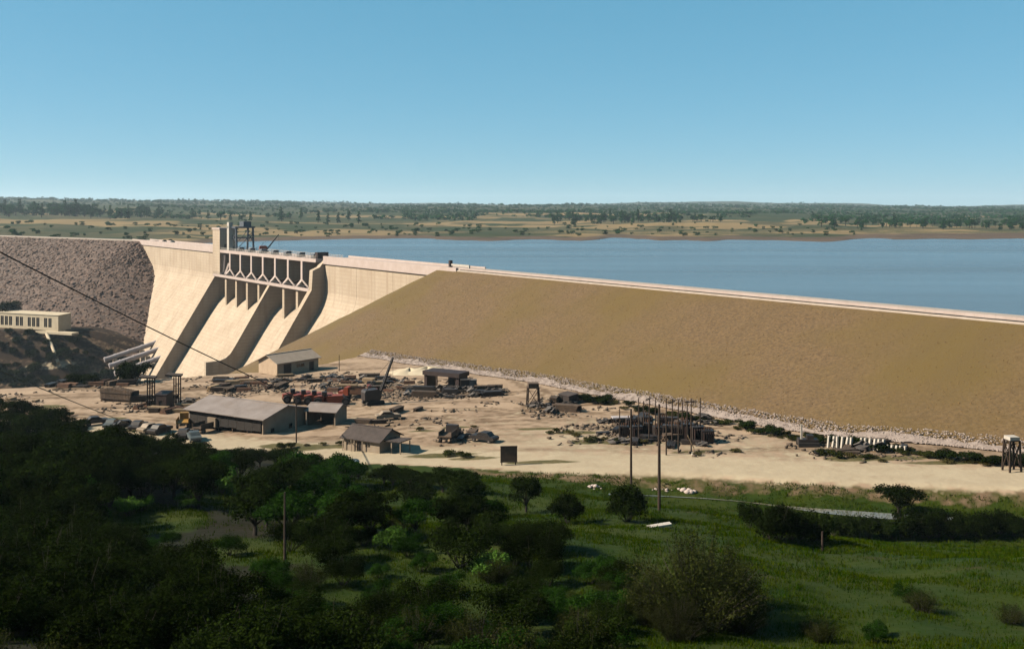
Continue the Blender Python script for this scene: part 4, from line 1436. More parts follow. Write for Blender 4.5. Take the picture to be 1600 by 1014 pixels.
# small house with carport
a, yaw, L = frame(537, 703, 593, 709)
hs = gable('small_house', 'small board house with dark shingle roof beside the haul road', 'house', a, yaw, L, 5.2, 2.1, 1.25, 'board_wall', 'shingle_roof', False, .45, 4, windows=((.5, 1.0, .9, .8), (4.1, .9, .9, .8)), doors=((2.5, 1.1, 1.9),))
k = MB(); k.prism([(0.6, 2.0), (3.4, 2.0), (3.4, 2.14), (.6, 2.14)], lambda q, p, z: (q, p, z + (q - L) * .05), L + .3, L + 3.4); k.build('carport_roof', 'shingle_roof', hs)
for x, y in ((L + 1.6, .8), (L + 3.2, .8), (L + 1.6, 3.2), (L + 3.2, 3.2)):
    MB().box((x, y, 1.0), (.14, .14, 2.0)).build('carport_post', 'board_wall', hs)
for x in (.1, 1.7, 2.3, 3.8):
    MB().box((x, -.35, 1.0), (.1, .1, 2.0)).build('porch_post', 'board_wall', hs)
# barn under the dam
a = G(433, 587)
gable('barn', 'tan gabled barn at the foot of the earth slope below the spillway', 'barn', a, R(52), 13.0, 7.2, 3.1, 1.6, 'barn_board', 'tan_roof', False, .6, windows=((6, 2.5, 1.2, .9),), doors=((2, 2.4, 2.5), (10, 1.6, 2.2)))
# pale building on the far terrace
yaw = math.atan2(-.36, .93)
rc = Vector((-251.0, 531.0, 0)); L = 46.0
lc = rc - Vector((math.cos(yaw), math.sin(yaw), 0)) * L
gable('terrace_building', 'long cream flat building with tall dark windows on the far river terrace', 'building', Vector((lc.x, lc.y, -28.3)), yaw, L, 9, 8.8, .5, 'cream_wall', 'cream_wall', False, .3,
      windows=[(x, 2.35, 1.9, 5.2) for x in (3, 6.2, 9.4, 14.5, 17.6, 23.5, 26.7, 29.9, 35.6, 38.8)], mono=True)
k = MB(); k.box((lc.x + 26, lc.y - 11, -28.9), (62, 5, 1.2), rz=yaw); tag(k.build('terrace_apron', 'cream_wall'), 'pale kerbed apron in front of the cream terrace building', 'apron')
# drain flume down the bank
a, b = G(73, 529), G(91, 574)
t = empty('drain_flume', a, 0, 'straight white drain pipe running down the dark river bank', 'pipe')
MB().tube([(0, 0, 2.2), tuple((b - a) * .5 + Vector((0, 0, 3.0))), tuple(b - a + Vector((0, 0, 2.2)))], .9, 8).build('pipe_shell', 'cream_wall', t)
for f in (.25, .75):
    q = (b - a) * f; MB().box((q.x, q.y, q.z), (1.2, 1.2, 5)).build('pipe_support', 'stone', t)

# legged signboard
a = G(795, 727)
t = empty('signboard', a, R(4), 'square dark brown board standing on short legs in open sand', 'board')
MB().box((0, 0, 1.55), (2.3, .3, 2.2)).build('board', 'weathered_wood', t)
for x in (-.95, .95): MB().box((x, .2, .9), (.14, .14, 1.9)).build('leg', 'creosote_wood', t)
for z in (.5, 2.6): MB().box((0, -.18, z), (2.36, .08, .12)).build('batten', 'creosote_wood', t)


def tower(px, py, w_, h, top, label, topm, legm='creosote_wood', name='tank_tower', rz=0.1, cat='tower'):
    a = G(px, py)
    t = empty(name, a, rz, label, cat)
    for x in (-1, 1):
        for y in (-1, 1):
            MB().bar((x * w_ * .55, y * w_ * .55, -.2), (x * w_ * .45, y * w_ * .45, h - top), .2).build('leg', legm, t)
    for y in (-1, 1):
        for s_ in (-1, 1):
            MB().bar((s_ * w_ * .53, y * w_ * .53, .3), (-s_ * w_ * .46, y * w_ * .46, h - top - .2), .09).build('brace', legm, t)
    for x in (-1, 1):
        for s_ in (-1, 1):
            MB().bar((x * w_ * .53, s_ * w_ * .53, .3), (x * w_ * .46, -s_ * w_ * .46, h - top - .2), .09).build('brace', legm, t)
    MB().box((0, 0, h - top + .06), (w_ * 1.05, w_ * 1.05, .12)).build('platform', legm, t)
    MB().box((0, 0, h - top / 2 + .1), (w_ * .92, w_ * .92, top)).build('hopper', topm, t)
    return t


tower(833, 637, 2.1, 4.5, .8, 'four-legged timber tower with a box on top, alone on the sand', 'weathered_wood')
tower(1581, 736, 1.4, 4.3, .45, 'braced timber tower with a white capping box near the end of the scrub', 'white_paint')
a, yaw, L = frame(873, 629, 898, 631)
gable('tool_hut', 'low dark hut with a white end wall below the riprap', 'hut', a, yaw - .35, 3.0, 2.2, 1.6, .25, 'dark_paint', 'shingle_roof', False, .15, doors=((1.0, .9, 1.3),), mono=True)
MB_ = MB(); MB_.box((-.9, 1.0, .5), (1.2, 1.1, 1.0)); o = MB_.build('white_tank', 'white_paint'); o.location = a; o.rotation_euler.z = yaw; tag(o, 'small white block beside the low dark hut', 'tank')
# open frame building
a, yaw, L = frame(664, 606, 718, 609)
t = empty('open_frame_building', a, yaw, 'dark open-framed building with a gap showing sunlit sand behind', 'building')
MB().box((L / 2, 1.5, 3.35), (L + .5, 4.2, .9)).build('roof', 'gate_steel', t)
for x in (.35, L - .35): MB().box((x, 1.5, 1.46), (.7, 3.6, 2.9)).build('wall_panel', 'gate_steel', t)
for x, w_ in ((L * .6, 1.6), (L * .78, .9)): MB().box((x, 2.6, 1.46), (w_, .5, 2.9)).build('wall_panel', 'dark_paint', t)
for x in (L * .35, L * .9): MB().box((x, 0, 1.46), (.22, .22, 2.9)).build('post', 'gate_steel', t)
for px, py, w_, h, m, lb in ((727, 609, 2.0, 2.2, 'dark_paint', 'dark square tank right of the open-framed building'), (739, 609, 1.5, 2.1, 'grey_scrap', 'grey square tank next to the dark one by the open-framed building'),
                             (722, 593, 1.4, 1.0, 'rust', 'rusty box behind the dark and grey tanks')):
    a = G(px, py); t = empty('storage_tank', a, .1, lb, 'tank')
    MB().box((0, 0, h / 2), (w_, w_, h)).build('tank_body', m, t)
    MB().box((0, 0, h + .05), (w_ + .12, w_ + .12, .1)).build('lid', 'grey_scrap', t)
# pale gravel heaps at the dam toe
for i, (px, py, r1, h) in enumerate(((640, 583, 5.5, 1.1), (668, 582, 6.5, 1.3), (695, 584, 5, .8))):
    a = G(px, py); rows_ = []
    for j in range(9):
        rr = r1 * j / 8
        rows_.append([(rr * math.cos(q * .2618) * (1 + .2 * math.sin(q * 1.3 + i)), rr * math.sin(q * .2618), h * (1 - (j / 8) ** 1.6) * (1 + .25 * math.sin(q * .9 + i * 2) + .12 * math.sin(q * 2.2 + j)) - .15 if q < 24 else None) for q in range(25)])
    for r_ in rows_: r_[24] = r_[0]
    k = MB(); k.grid(rows_); o = k.build('gravel_heap', 'cream_wall', None, True); o.location = a
    tag(o, ['pale gravel heap behind the crane, left of its neighbours', 'tallest pale gravel heap behind the open-framed building', 'low pale gravel heap beside the tallest heap'][i], 'heap', 'gravel heaps at the dam toe')


def wheels(t, xs, y, r_, wd=.35):
    for x in xs:
        for s_ in (-1, 1):
            w_ = MB().tube([(x, s_ * y - wd / 2, r_), (x, s_ * y + wd / 2, r_)], r_, 12).build('wheel', 'rubber', t)
            MB().tube([(x, s_ * (y + wd / 2 - .02), r_), (x, s_ * (y + wd / 2 + .03), r_)], r_ * .5, 8).build('rim', 'grey_scrap', w_)


def car(loc, rz, m, label, group, z=None):
    t = empty('parked_car', loc, rz, label, 'car', group)
    b = MB(); pr = [(-2.2, .45), (2.2, .45), (2.25, .8), (1.9, 1.0), (1.0, 1.05), (-1.1, 1.08), (-2.0, 1.0), (-2.25, .85)]
    b.prism(pr, lambda a, p, q: (p, a, q), -.88, .88); b.build('body', m, t)
    c = MB(); c.prism([(-1.5, 1.06), (.95, 1.05), (.35, 1.55), (-.95, 1.57)], lambda a, p, q: (p, a, q), -.72, .72); cb = c.build('cabin', m, t)
    for s_ in (-1, 1):
        g = MB(); g.prism([(-1.25, 1.12), (.7, 1.12), (.28, 1.47), (-.85, 1.49)], lambda a, p, q: (p, a, q), s_ * .725 - .01, s_ * .725 + .01); g.build('window', 'glass_dark', cb)
    MB().box((.74, 0, 1.28), (.03, 1.25, .36), ry=R(-50)).build('windscreen', 'glass_dark', cb)
    wheels(t, (-1.35, 1.35), .74, .34, .22)
    for s_ in (-1, 1): MB().box((2.24, s_ * .6, .75), (.08, .22, .18)).build('headlight', 'white_paint', t)
    return t


def truck(loc, rz, m, bedm, label, group, L=6.0):
    t = empty('parked_truck', loc, rz, label, 'truck', group)
    MB().box((L * .5 - 1.9, 0, .75), (L - .4, .9, .25)).build('chassis', 'dark_paint', t)
    c = MB(); c.prism([(L - 3.3, .6), (L - 1.2, .6), (L - 1.2, 1.35), (L - 2.2, 1.45), (L - 2.5, 2.2), (L - 3.3, 2.2)], lambda a, p, q: (p, a, q), -.95, .95); c.build('cab', m, t)
    MB().box((L - 2.33, 0, 1.8), (.05, 1.6, .5), ry=R(-20)).build('windscreen', 'glass_dark', t)
    MB().box((L * .5 - 2.6, 0, 1.05), (L - 2.2, 2.1, .2)).build('bed', bedm, t)
    for s_ in (-1, 1): MB().box((L * .5 - 2.6, s_ * 1.02, 1.45), (L - 2.2, .08, .6)).build('side_board', bedm, t)
    wheels(t, (-.9, L - 2.0), .9, .48, .3)
    return t


def scraper(loc, rz, label, group):
    """Two-axle earthmover: tractor in front, bowl behind."""
    t = empty('earthmover', loc, rz, label, 'earthmover', group)
    c = MB(); c.prism([(1.2, .8), (3.0, .8), (3.1, 1.7), (2.0, 1.9), (1.2, 1.9)], lambda a, p, q: (p, a, q), -.75, .75); c.build('tractor_body', 'red_paint', t)
    MB().box((1.1, 0, 2.2), (.9, 1.2, .9)).build('cab', 'dark_paint', t)
    b = MB(); b.prism([(-2.6, .5), (.3, .5), (.6, 1.4), (.4, 1.9), (-2.4, 2.0), (-2.9, 1.4)], lambda a, p, q: (p, a, q), -1.05, 1.05); b.build('bowl', 'red_paint', t)
    MB().bar((-.2, 0, 1.95), (1.6, 0, 1.5), .35).build('gooseneck', 'red_paint', t)
    wheels(t, (2.3, -3.1), 1.0, .8, .5)
    return t


for i, (px, py, rz) in enumerate(((466, 628, 200), (483, 630, 195), (500, 631, 190), (516, 633, 185))):
    scraper(G(px, py), R(rz), ['red earthmover at the outer end of the row nearest the big shed roof', 'second red earthmover of the row behind the big shed', 'third red earthmover of the row behind the big shed', 'dusty red earthmover ending the row on open sand'][i], 'red earthmovers in a row')
for i, (px, py, rz) in enumerate(((566, 622, 170), (553, 619, 10))):
    truck(G(px, py), R(rz), 'red_paint', 'rust', ['red flatbed truck beside the crawler crane', 'rusty red truck parked behind the flatbed by the crane'][i], 'red trucks near the crane')


def crawler(loc, rz, boom_len, boom_ang, m, label, sc=1.0, boom_az=0):
    t = empty('crawler_crane', loc, rz, label, 'crane'); t.scale = (sc, sc, sc)
    for s_ in (-1, 1):
        b = MB(); b.prism([(-1.8, .35), (-1.5, .05), (1.5, .05), (1.8, .35), (1.6, .8), (-1.6, .8)], lambda a, p, q: (p, a, q), s_ * 1.05 - .3, s_ * 1.05 + .3); b.build('track', 'rubber', t)
    MB().box((0, 0, .85), (1.6, 1.6, .3)).build('turntable', 'dark_paint', t)
    h = MB(); h.prism([(-2.0, 1.0), (1.2, 1.0), (1.2, 2.5), (.6, 2.9), (-1.8, 2.8), (-2.0, 2.4)], lambda a, p, q: (p, a, q), -1.0, 1.0); h.build('engine_house', m, t)
    MB().box((1.22, .45, 2.0), (.05, .8, .8)).build('window', 'glass_dark', t)
    ex, ez = math.cos(boom_ang) * boom_len, math.sin(boom_ang) * boom_len
    bm = MB()
    for sy in (-.28, .28):
        for sz_ in (-.28, .28):
            bm.bar((1.1, sy, 1.3 + sz_), (1.1 + ex, sy * .5, 1.3 + ez + sz_ * .4), .2)
    n = int(boom_len / .8)
    for i in range(n):
        f, g = i / n, (i + 1) / n
        for sy in (-1, 1):
            s1 = 1 - .5 * f
            bm.bar((1.1 + ex * f, sy * .28 * s1, 1.3 + ez * f - .28 * s1), (1.1 + ex * g, sy * .28 * s1, 1.3 + ez * g + .28 * s1), .07)
    bm.build('boom', 'dark_paint', t)
    MB().bar((-1.2, 0, 2.8), (-.2, 0, 4.2), .14).build('gantry_mast', 'dark_paint', t)
    MB().tube([(-.2, 0, 4.2), (1.1 + ex, 0, 1.3 + ez)], .035, 4).build('pendant_cable', 'dark_paint', t)
    MB().tube([(1.1 + ex, 0, 1.3 + ez), (1.1 + ex, 0, 1.3 + ez - boom_len * .55)], .03, 4).build('hoist_cable', 'dark_paint', t)
    return t


crawler(G(583, 632), R(30), 7.6, R(68), 'dark_paint', 'dark crawler crane with raised boom in the middle of the yard', 1.05)

# trestle, bin and huts at the left
for i, (x0, y0, h) in enumerate(((236, 640, 6.2), (277, 634, 6.0))):
    a = G(x0, y0)
    t = empty('timber_trestle', a, R(8), ['tall narrow timber trestle frame beside a dark shed', 'tall timber trestle frame next to the back of the large open shed'][i], 'trestle', 'timber trestle frames')
    for x in (-.45, .45):
        for y in (-1, 1): MB().box((x, y, h / 2 - .2), (.2, .2, h + .3)).build('leg', 'creosote_wood', t)
    MB().box((-.6, 0, h + .2), (3.0, 2.4, .3), ry=R(5)).build('top_beam', 'creosote_wood', t)
    for z in (h * .35, h * .7):
        for y in (-1, 1): MB().box((0, y + .13, z), (1.1, .08, .16)).build('cross_tie', 'creosote_wood', t)
a, yaw, L = frame(242, 641, 264, 641)
gable('dark_shed', 'narrow dark tarred shed between the two trestle frames', 'shed', a, yaw, 2.4, 2.6, 3.0, .3, 'gate_steel', 'gate_steel', False, .1, doors=((.8, .8, 1.9),), mono=True)
a, yaw, L = frame(157, 627, 205, 629)
t = empty('timber_bin', a, yaw, 'dark timber aggregate bin with sloping ends and upright boards', 'bin')
for i in range(12):
    x = (i + .5) * L / 12; hh = 3.0 - .5 * abs(i - 4) / 7
    MB().box((x, 0, hh / 2), (L / 12 - .05, .16, hh), rx=R(6)).build('board', 'weathered_wood', t); MB().box((x, 2.2, hh / 2 - .1), (L / 12 - .05, .16, hh - .2), rx=R(-6)).build('board', 'weathered_wood', t)
for x in (0, L): MB().box((x, 1.1, 1.25), (.16, 2.0, 2.5)).build('end_wall', 'creosote_wood', t)
for z in (.8, 2.0): MB().box((L / 2, -.22 + z * .02, z), (L, .12, .14)).build('rail', 'creosote_wood', t)

# poles
PM = {}


def pole(px, py, h, label, group=None, r_=.13, arms=0, lean=0.0, rz=0.3, base=None):
    a = base if base is not None else G(px, py)
    t = empty('utility_pole', a, rz, label, 'pole', group)
    key = (round(h, 1), r_)
    if key not in PM: PM[key] = MB().tube([(0, 0, -.5), (0, 0, h * .5), (0, 0, h)], [r_ * 1.15, r_, r_ * .75], 8).mesh('shaft', 'creosote_wood')
    link('shaft', PM[key], t)
    for i in range(arms):
        cr = MB().box((0, .14, h - .5 - i * .9), (1.8, .12, .14)).build('crossarm', 'creosote_wood', t)
        for x in (-.75, -.3, .3, .75): MB().tube([(x, .14, h - .43 - i * .9), (x, .14, h - .22 - i * .9)], .06, 6).build('insulator', 'grey_scrap', cr)
    t.rotation_euler.x = lean
    return t


pole(986, 812, 9.6, 'tall thin bare pole rising behind the tall dark bush', None, .11)
pole(1030, 797, 10.4, 'tallest thick bare pole standing on the green bank', None, .15)
pole(445, 893, 4.6, 'dark bare pole among the shrubs of the near hillside', None, .07)
pole(463, 692, 7.4, 'single pole before the gable end of the large shed', None, .1, 0)
pole(1285, 862, 1.6, 'short dark post in the meadow below the thicket', None, .09)
pole(530, 580, 4.0, 'thin pole at the toe of the slope right of the barn', None, .09)
SW = [(998, 690, 6.6, 0), (1014, 690, 6.9, 1), (1024, 686, 6.4, 0), (1041, 711, 8.0, 0), (1050, 692, 6.6, 1), (1060, 708, 7.6, 0), (1066, 690, 6.2, 0), (1074, 694, 6.4, 0), (1080, 706, 7.6, 1), (1094, 682, 6.0, 0), (1006, 682, 5.5, 0), (968, 684, 4.5, 0)]
for px, py, h, ar in SW:
    pole(px, py, h, 'slim pole with a crossarm in the switchyard cluster' if ar else 'slim bare pole in the crowded switchyard cluster', 'crossarm poles of the switchyard' if ar else 'bare poles of the switchyard', .1, ar, rng.uniform(-.02, .02), rng.uniform(0, 1))
for i, (px, py, w_, h) in enumerate(((975, 682, 2.2, 1.5), (995, 684, 2.4, 1.7), (1012, 680, 2.0, 1.8), (1030, 684, 2.6, 1.6), (1045, 686, 2.6, 2.0), (1058, 688, 2.2, 2.2), (1075, 688, 2.8, 2.4), (1090, 690, 2.8, 2.2), (1105, 692, 2.6, 1.8),
                                      (985, 668, 2.4, 1.4), (1010, 666, 2.6, 1.5), (1035, 668, 2.2, 1.6), (1068, 672, 2.4, 1.4))):
    a = G(px, py)
    t = empty('transformer', a, rng.uniform(-.3, .3), 'dark transformer tank with fins among the switchyard poles', 'transformer', 'switchyard transformers')
    MB().box((0, 0, h * .5 + .15), (w_ * .7, w_ * .55, h)).build('tank_body', 'dark_paint', t)
    MB().box((0, 0, .07), (w_ * .9, w_ * .7, .14)).build('plinth', 'grey_scrap', t)
    for x in (-.4, -.2, 0, .2, .4): MB().box((x * w_ * .65, -w_ * .34, h * .5 + .15), (.07, w_ * .14, h * .75)).build('fin', 'gate_steel', t)
    for x in (-.25, 0, .25): MB().tube([(x * w_ * .6, 0, h + .15), (x * w_ * .6, 0, h + .6)], .09, 6).build('bushing', 'rust', t)
a = G(972, 667); t = empty('flat_roof_stand', a, .1, 'pale flat roof on dark posts at the near side of the switchyard', 'shelter')
MB().box((0, 0, 1.6), (3.4, 1.6, .16)).build('roof', 'pipe_paint', t)
for x in (-1.5, 1.5):
    for y in (-.65, .65): MB().box((x, y, .76), (.12, .12, 1.52)).build('post', 'creosote_wood', t)
a = G(1084, 711); t = empty('sign_post', a, .2, 'pale bent pipe stand in front of the switchyard', 'stand')
MB().tube([(0, 0, 0), (0, 0, 1.0), (-.9, 0, 2.8)], .07, 6).build('pipe_arm', 'fresh_lumber', t); MB().box((0, 0, .2), (.5, .5, .4)).build('base_block', 'white_paint', t)

# row of white concrete posts
for i in range(17):
    px = 1294 + i * 7.0 + (8 if i > 5 else 0)
    py = 699 + i * .55
    h = 1.7 if i < 12 else 1.0
    a = G(px, py)
    o = MB().box((0, 0, h / 2 - .05), (.3, .3, h)).build('concrete_post', 'white_paint'); o.location = a
    o.rotation_euler = (0, R(rng.uniform(2, 12)), R(20))
    tag(o, 'short leaning white post in the long row before the riprap' if h < 1.5 else 'leaning white concrete post in the long row before the riprap', 'post', 'row of white posts' if h > 1.5 else 'short posts ending the white row')
a = G(1262, 697); t = empty('dark_loader', a, R(175), 'dark tracked loader with a white exhaust mast by the dam toe', 'loader')
MB().box((0, 0, .7), (2.8, 1.4, .8)).build('body', 'dark_paint', t); MB().box((-.3, 0, 1.3), (.9, 1.0, .7)).build('cab', 'dark_paint', t)
MB().box((.95, .3, 2.0), (.26, .26, 2.4)).build('exhaust_mast', 'white_paint', t)
for s_ in (-1, 1): MB().box((0, s_ * .8, .35), (2.9, .35, .6)).build('track', 'rubber', t)

# lumber, pipe and scrap stacks
KM = ['weathered_wood', 'fresh_lumber', 'rust', 'grey_scrap', 'dark_paint']
KN = {'weathered_wood': ('lumber_stack', 'weathered grey-brown lumber stack', 'lumber stack'), 'fresh_lumber': ('lumber_stack', 'pale yellow lumber stack', 'lumber stack'), 'rust': ('pipe_stack', 'rusty pipe stack', 'pipe stack'),
      'grey_scrap': ('scrap_pile', 'grey heap of jumbled form panels', 'scrap pile'), 'dark_paint': ('steel_stack', 'dark stack of steel beams', 'steel stack')}
SPROTO = {}
for m in KM:
    for v in range(3):
        r2 = random.Random(m + str(v)); parts = []
        if m == 'rust':
            k = MB()
            for row in range(3):
                for q in range(5 - row): k.tube([(-1.7, (q - (4 - row) / 2) * .34, .17 + row * .29), (1.7, (q - (4 - row) / 2) * .34, .17 + row * .29)], .165, 7)
            parts = [('pipes', k.mesh('pipes', m))]
        elif m == 'grey_scrap':
            k = MB()
            for q in range(16): k.box((r2.uniform(-1.4, 1.4), r2.uniform(-.9, .9), r2.uniform(.1, .8)), (r2.uniform(.6, 2), r2.uniform(.3, 1), .1), r2.uniform(0, 3.1), r2.uniform(-.7, .7), r2.uniform(-.5, .5))
            parts = [('panels', k.mesh('panels', m))]
        else:
            k = MB(); nl = r2.randint(3, 6)
            for row in range(nl):
                for q in range(4): k.box((r2.uniform(-.15, .15), (q - 1.5) * .36, .12 + row * .22), (r2.uniform(2.6, 3.6), .31, .17))
            parts = [('boards', k.mesh('boards', m))]
        SPROTO[m, v] = parts
ZONES = [((505, 592, 640, 612), 36, 'behind the crane', KM), ((630, 606, 775, 622), 44, 'below the open-framed building', ['weathered_wood', 'grey_scrap', 'dark_paint', 'grey_scrap']), ((330, 594, 440, 614), 32, 'behind the large shed roof', KM),
         ((70, 594, 200, 606), 24, 'along the river edge', ['dark_paint', 'rust', 'weathered_wood']), ((825, 630, 900, 652), 10, 'around the timber tower', ['grey_scrap', 'dark_paint', 'weathered_wood']),
         ((200, 622, 290, 645), 16, 'around the trestle frames', KM), ((940, 655, 1110, 700), 26, 'in and around the switchyard', ['grey_scrap', 'dark_paint', 'weathered_wood']), ((560, 640, 660, 662), 4, 'on the open sand above the small house', ['fresh_lumber', 'weathered_wood']),
         ((690, 680, 770, 690), 4, 'on open sand between small house and signboard', ['dark_paint', 'weathered_wood']), ((5, 625, 60, 645), 5, 'at the wooded end of the yard', ['fresh_lumber', 'weathered_wood']),
         ((1260, 696, 1420, 712), 8, 'beside the row of white posts', ['dark_paint', 'weathered_wood', 'grey_scrap']), ((440, 588, 520, 600), 6, 'near the barn', KM), ((750, 612, 785, 620), 3, 'at the outer end of the long material dump', ['dark_paint'])]
for (x0, y0, x1, y1), n, where, ms in ZONES:
    for i in range(n):
        m = rng.choice(ms); nm, lb, ct = KN[m]
        a = G(rng.uniform(x0, x1), rng.uniform(y0, y1))
        o = link(nm, SPROTO[m, rng.randint(0, 2)][0][1]); o.location = a
        sc = rng.uniform(.55, 1.15); o.scale = (sc * rng.uniform(.8, 1.5), sc, sc * rng.uniform(.7, 1.2)); o.rotation_euler.z = rng.choice([.1, .2, -.2, 1.3]) + rng.uniform(-.2, .2)
        tag(o, lb + ' ' + where, ct, ct + 's ' + where)

# small litter of offcuts and stones round the dumps, too small to tell apart
def build_debris():
    VV, FF, n_ = [], [], 0
    for (x0, y0, x1, y1), n, where, ms in ZONES:
        for i in range(n * 14):
            p = G(rng.gauss((x0 + x1) / 2, (x1 - x0) * .33), rng.gauss((y0 + y1) / 2, (y1 - y0) * .4 + 2)) if i % 14 == 0 else q + Vector((rng.gauss(0, 2.2), rng.gauss(0, 1.6), 0))
            if i % 14 == 0: q = p
            k = MB().box((p.x, p.y, p.z + .08), (rng.uniform(.15, 1.3), rng.uniform(.1, .45), rng.uniform(.08, .4)), rng.uniform(0, 3.1), rng.uniform(-.3, .3), rng.uniform(-.3, .3))
            VV += k.v; FF += [tuple(v + n_ for v in f) for f in k.f]; n_ += 8
    me = np_mesh('yard_debris', np.array(VV), np.array(FF), 'debris')
    tag(link('yard_debris', me), 'scattered dark offcuts and rubble littering the sand of the works yard', 'debris', kind='stuff')


build_debris()

# parked vehicles at the wooded edge of the yard
CL = ['dark_paint', 'blue_grey_paint', 'dark_paint', 'dark_paint', 'tan_paint', 'dark_paint', 'dark_paint', 'blue_grey_paint']
CN = {'dark_paint': 'black', 'blue_grey_paint': 'blue-grey', 'tan_paint': 'tan', 'yellow_paint': 'yellow'}
for i, (px, py) in enumerate(((150, 664), (176, 668), (198, 670), (216, 671), (235, 675), (250, 677), (288, 684), (303, 688))):
    car(G(px, py), R(80 + rng.uniform(-60, 60)), CL[i], f'{CN[CL[i]]} car parked along the edge of the wood facing the yard', f'{CN[CL[i]]} cars at the wood edge')
truck(G(287, 668), R(100), 'yellow_paint', 'yellow_paint', 'yellow truck standing at the corner of the large open shed', None, 5.2)
truck(G(374, 672), R(20), 'blue_grey_paint', 'dark_paint', 'blue-grey truck parked in front of the open shed', None, 5.5)
truck(G(318, 676), R(60), 'tan_paint', 'weathered_wood', 'tan truck inside the mouth of the open shed', None, 5.0)
truck(G(700, 690), R(75), 'dark_paint', 'weathered_wood', 'small dark truck alone on open sand', None, 5.0)
car(G(756, 690), R(150), 'dark_paint', 'black car alone on sand near the signboard', None)
car(G(606, 656), R(20), 'tan_paint', 'tan car alone on sand above the small house', None)
a = G(536, 731)
car(a, R(10), 'blue_grey_paint', 'blue-grey car on the pale haul road at the edge of the trees', None)
car(tuple(DP(-132, -5, 18.31)), R(125), 'dark_paint', 'black car on the crest of the concrete dam, ahead of another', 'cars on the dam crest')
car(tuple(DP(-114, -5, 18.31)), R(125), 'blue_grey_paint', 'blue-grey car on the dam crest behind the black one', 'cars on the dam crest')

# gantry crane, mobile crane and gatepost on the crest
az = math.atan2(E.y, E.x)
b = DP(15, -4, 17.92)
t = empty('gantry_crane', b, az, 'tall grey lattice gantry crane on the spillway bridge', 'crane')
for x in (-4.5, 4.5):
    for y in (-4.6, 4.2): MB().bar((x, y, 0), (x * .8, y, 11.5), .8).build('leg', 'crane_steel', t)
    for y in (-4.6, 4.2): MB().bar((x, y, 4), (-x * .85, y, 9), .3).build('brace', 'crane_steel', t)
    MB().bar((x, -4.6, 6.5), (x, 4.2, 6.5), .5).build('cross_beam', 'crane_steel', t)
    MB().bar((x, -4.6, .6), (x, 4.2, 10), .3).build('brace', 'crane_steel', t)
MB().box((0, -.2, 11.9), (9.5, 10.5, .8)).build('top_platform', 'crane_steel', t)
MB().box((0, 1.5, 13.6), (6, 4, 2.6)).build('machinery_house', 'crane_steel', t)
hb = MB().box((-3, -5.6, 7.3), (3.0, 2.0, 14.4)).build('hoist_shaft', 'white_paint', t); tag(hb, 'white enclosed hoist shaft')
MB().box((-3, -6.62, 12), (1.2, .05, 1.2)).build('window', 'glass_dark', hb)
crawler(tuple(DP(47, -3.5, 17.92)), R(20), 8.0, R(52), 'red_paint', 'small red crane with slanting boom on the spillway bridge', 1.15)
b = DP(S_END + 5, -1.5, CREST - .25)
t = empty('gate_barrier', b, az, 'dark gatepost with a white barrier bar across the dam crest', 'barrier')
MB().box((0, 0, 1.3), (1.0, 1.0, 2.6)).build('gatepost', 'gate_steel', t); MB().box((6, 0, 1.2), (11, .3, .6)).build('barrier_bar', 'white_paint', t)
MB().box((11.6, 0, .7), (.5, .5, 1.4)).build('rest_post', 'white_paint', t)

# overhead cables
def cable(a, b, sag, r_, label, m='creosote_wood'):
    pts_ = []
    for i in range(25):
        f = i / 24; p = a.lerp(b, f); pts_.append((p.x - a.x, p.y - a.y, p.z - a.z - sag * 4 * f * (1 - f)))
    o = MB().tube(pts_, r_, 5).build('overhead_cable', m); o.location = a; tag(o, label, 'cable')


pb = G(463, 692) + Vector((0, 0, 7.2))
d0 = 92.0
cable(Vector(((-60 - 800) / F * d0, d0, CZ - (363 - 332) / F * d0)), pb, .35, .075, 'dark overhead cable descending from the hillside to the pole by the large shed')
b = G(205, 668)
cable(Vector(((-40 - 800) / F * 110, 110, CZ - (562 - 332) / F * 110)), b + Vector((0, 0, .6)), .2, .06, 'pale overhead cable reaching down to the cars at the wood edge', 'fresh_lumber')

# boulders along the near edge of the yard, pale slab and stream
def stone_mesh(seed):
    V, Fc = rocks_on([[(0, 0, 0), (0, 0.001, 0)], [(0.001, 0, 0), (.001, .001, 0)]], 1, .5, seed)
    return np_mesh('boulder', V, Fc, 'parapet_concrete')


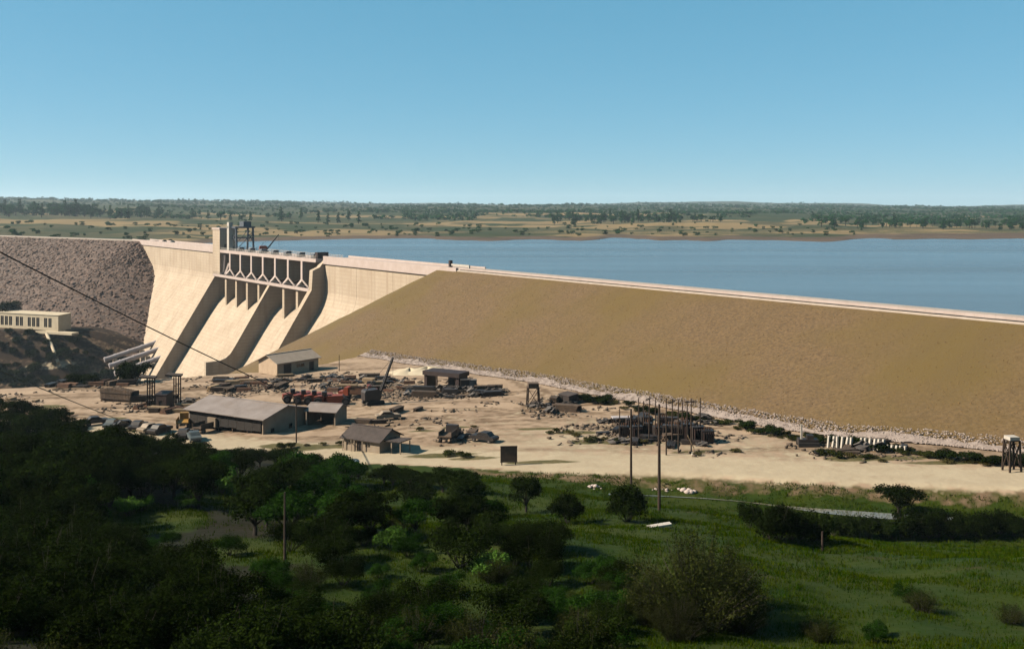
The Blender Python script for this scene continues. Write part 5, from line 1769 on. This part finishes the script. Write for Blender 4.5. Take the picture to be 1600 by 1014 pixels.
BM = [stone_mesh(60 + i) for i in range(5)]
for i in range(34):
    px = rng.choice([rng.uniform(918, 945), rng.uniform(990, 1085), rng.uniform(1000, 1085), rng.uniform(1060, 1085)])
    a = G(px, np.interp(px, [905, 1085], [762, 769]) + rng.uniform(-2.5, 2.5), .12)
    o = link('boulder', rng.choice(BM)); o.location = a; s_ = rng.uniform(.3, .85); o.scale = (s_, s_, s_); o.rotation_euler.z = rng.uniform(0, 6)
    tag(o, 'pale boulder in the line along the green bank near the tall poles', 'boulder', 'boulders on the green bank')
a = G(1030, 823, .12)
o = MB().box((0, 0, 0), (2.0, .6, .14), rz=.2, ry=R(-5)).build('concrete_slab', 'white_paint'); o.location = a; tag(o, 'pale concrete slab lying tilted in the grass below the tall poles', 'slab')
a = G(432, 806, .3); o = MB().box((0, 0, 0), (.35, .2, .6)).build('marker_stone', 'white_paint'); o.location = a; tag(o, 'small white marker stone in the dark hillside wood', 'stone')
a = G(147, 702); t = empty('white_tank', a, .2, 'small white cabinet at the edge of the wood below the parked cars', 'cabinet')
MB().box((0, 0, .8), (.9, .9, 1.5)).build('cabinet_body', 'white_paint', t); MB().box((0, 0, 1.6), (1.0, 1.0, .1)).build('lid', 'grey_scrap', t)
xs = np.linspace(12, 120, 90)
rows_ = []
for x in xs:
    ye = float(np.interp(x, EX, EY)) + 3.0 * (float(fbm(np.array([x / 18.0]), np.array([3.3]), 3, 9)[0]) - 0.44)
    cw = 6.8 + 1.2 * math.sin(x * .17); wd = max(.12, .35 + .8 * math.sin(x * .16 + 1.2))
    z = hz(x, ye - 8.5) + .10
    rows_.append([(x, ye - cw - wd, z), (x, ye - cw + wd, z)])
k = MB(); k.grid(rows_); tag(k.build('stream', 'stream_water', None, True), kind='structure')

# ------------------------------------------------------------------ haze over the whole valley
hm = bpy.data.materials.new('haze'); hm.use_nodes = True
t = hm.node_tree; t.nodes.clear()
o_ = t.nodes.new('ShaderNodeOutputMaterial'); v_ = t.nodes.new('ShaderNodeVolumePrincipled')
v_.inputs['Color'].default_value = (0.66, 0.84, 1.0, 1); v_.inputs['Density'].default_value = 0.00005; v_.inputs['Anisotropy'].default_value = 0.2
t.links.new(v_.outputs[0], o_.inputs['Volume'])
o = MB().box((0, 4600, 70), (19000, 10200, 280)).build('haze'); o.data.materials.append(hm); tag(o, kind='stuff')
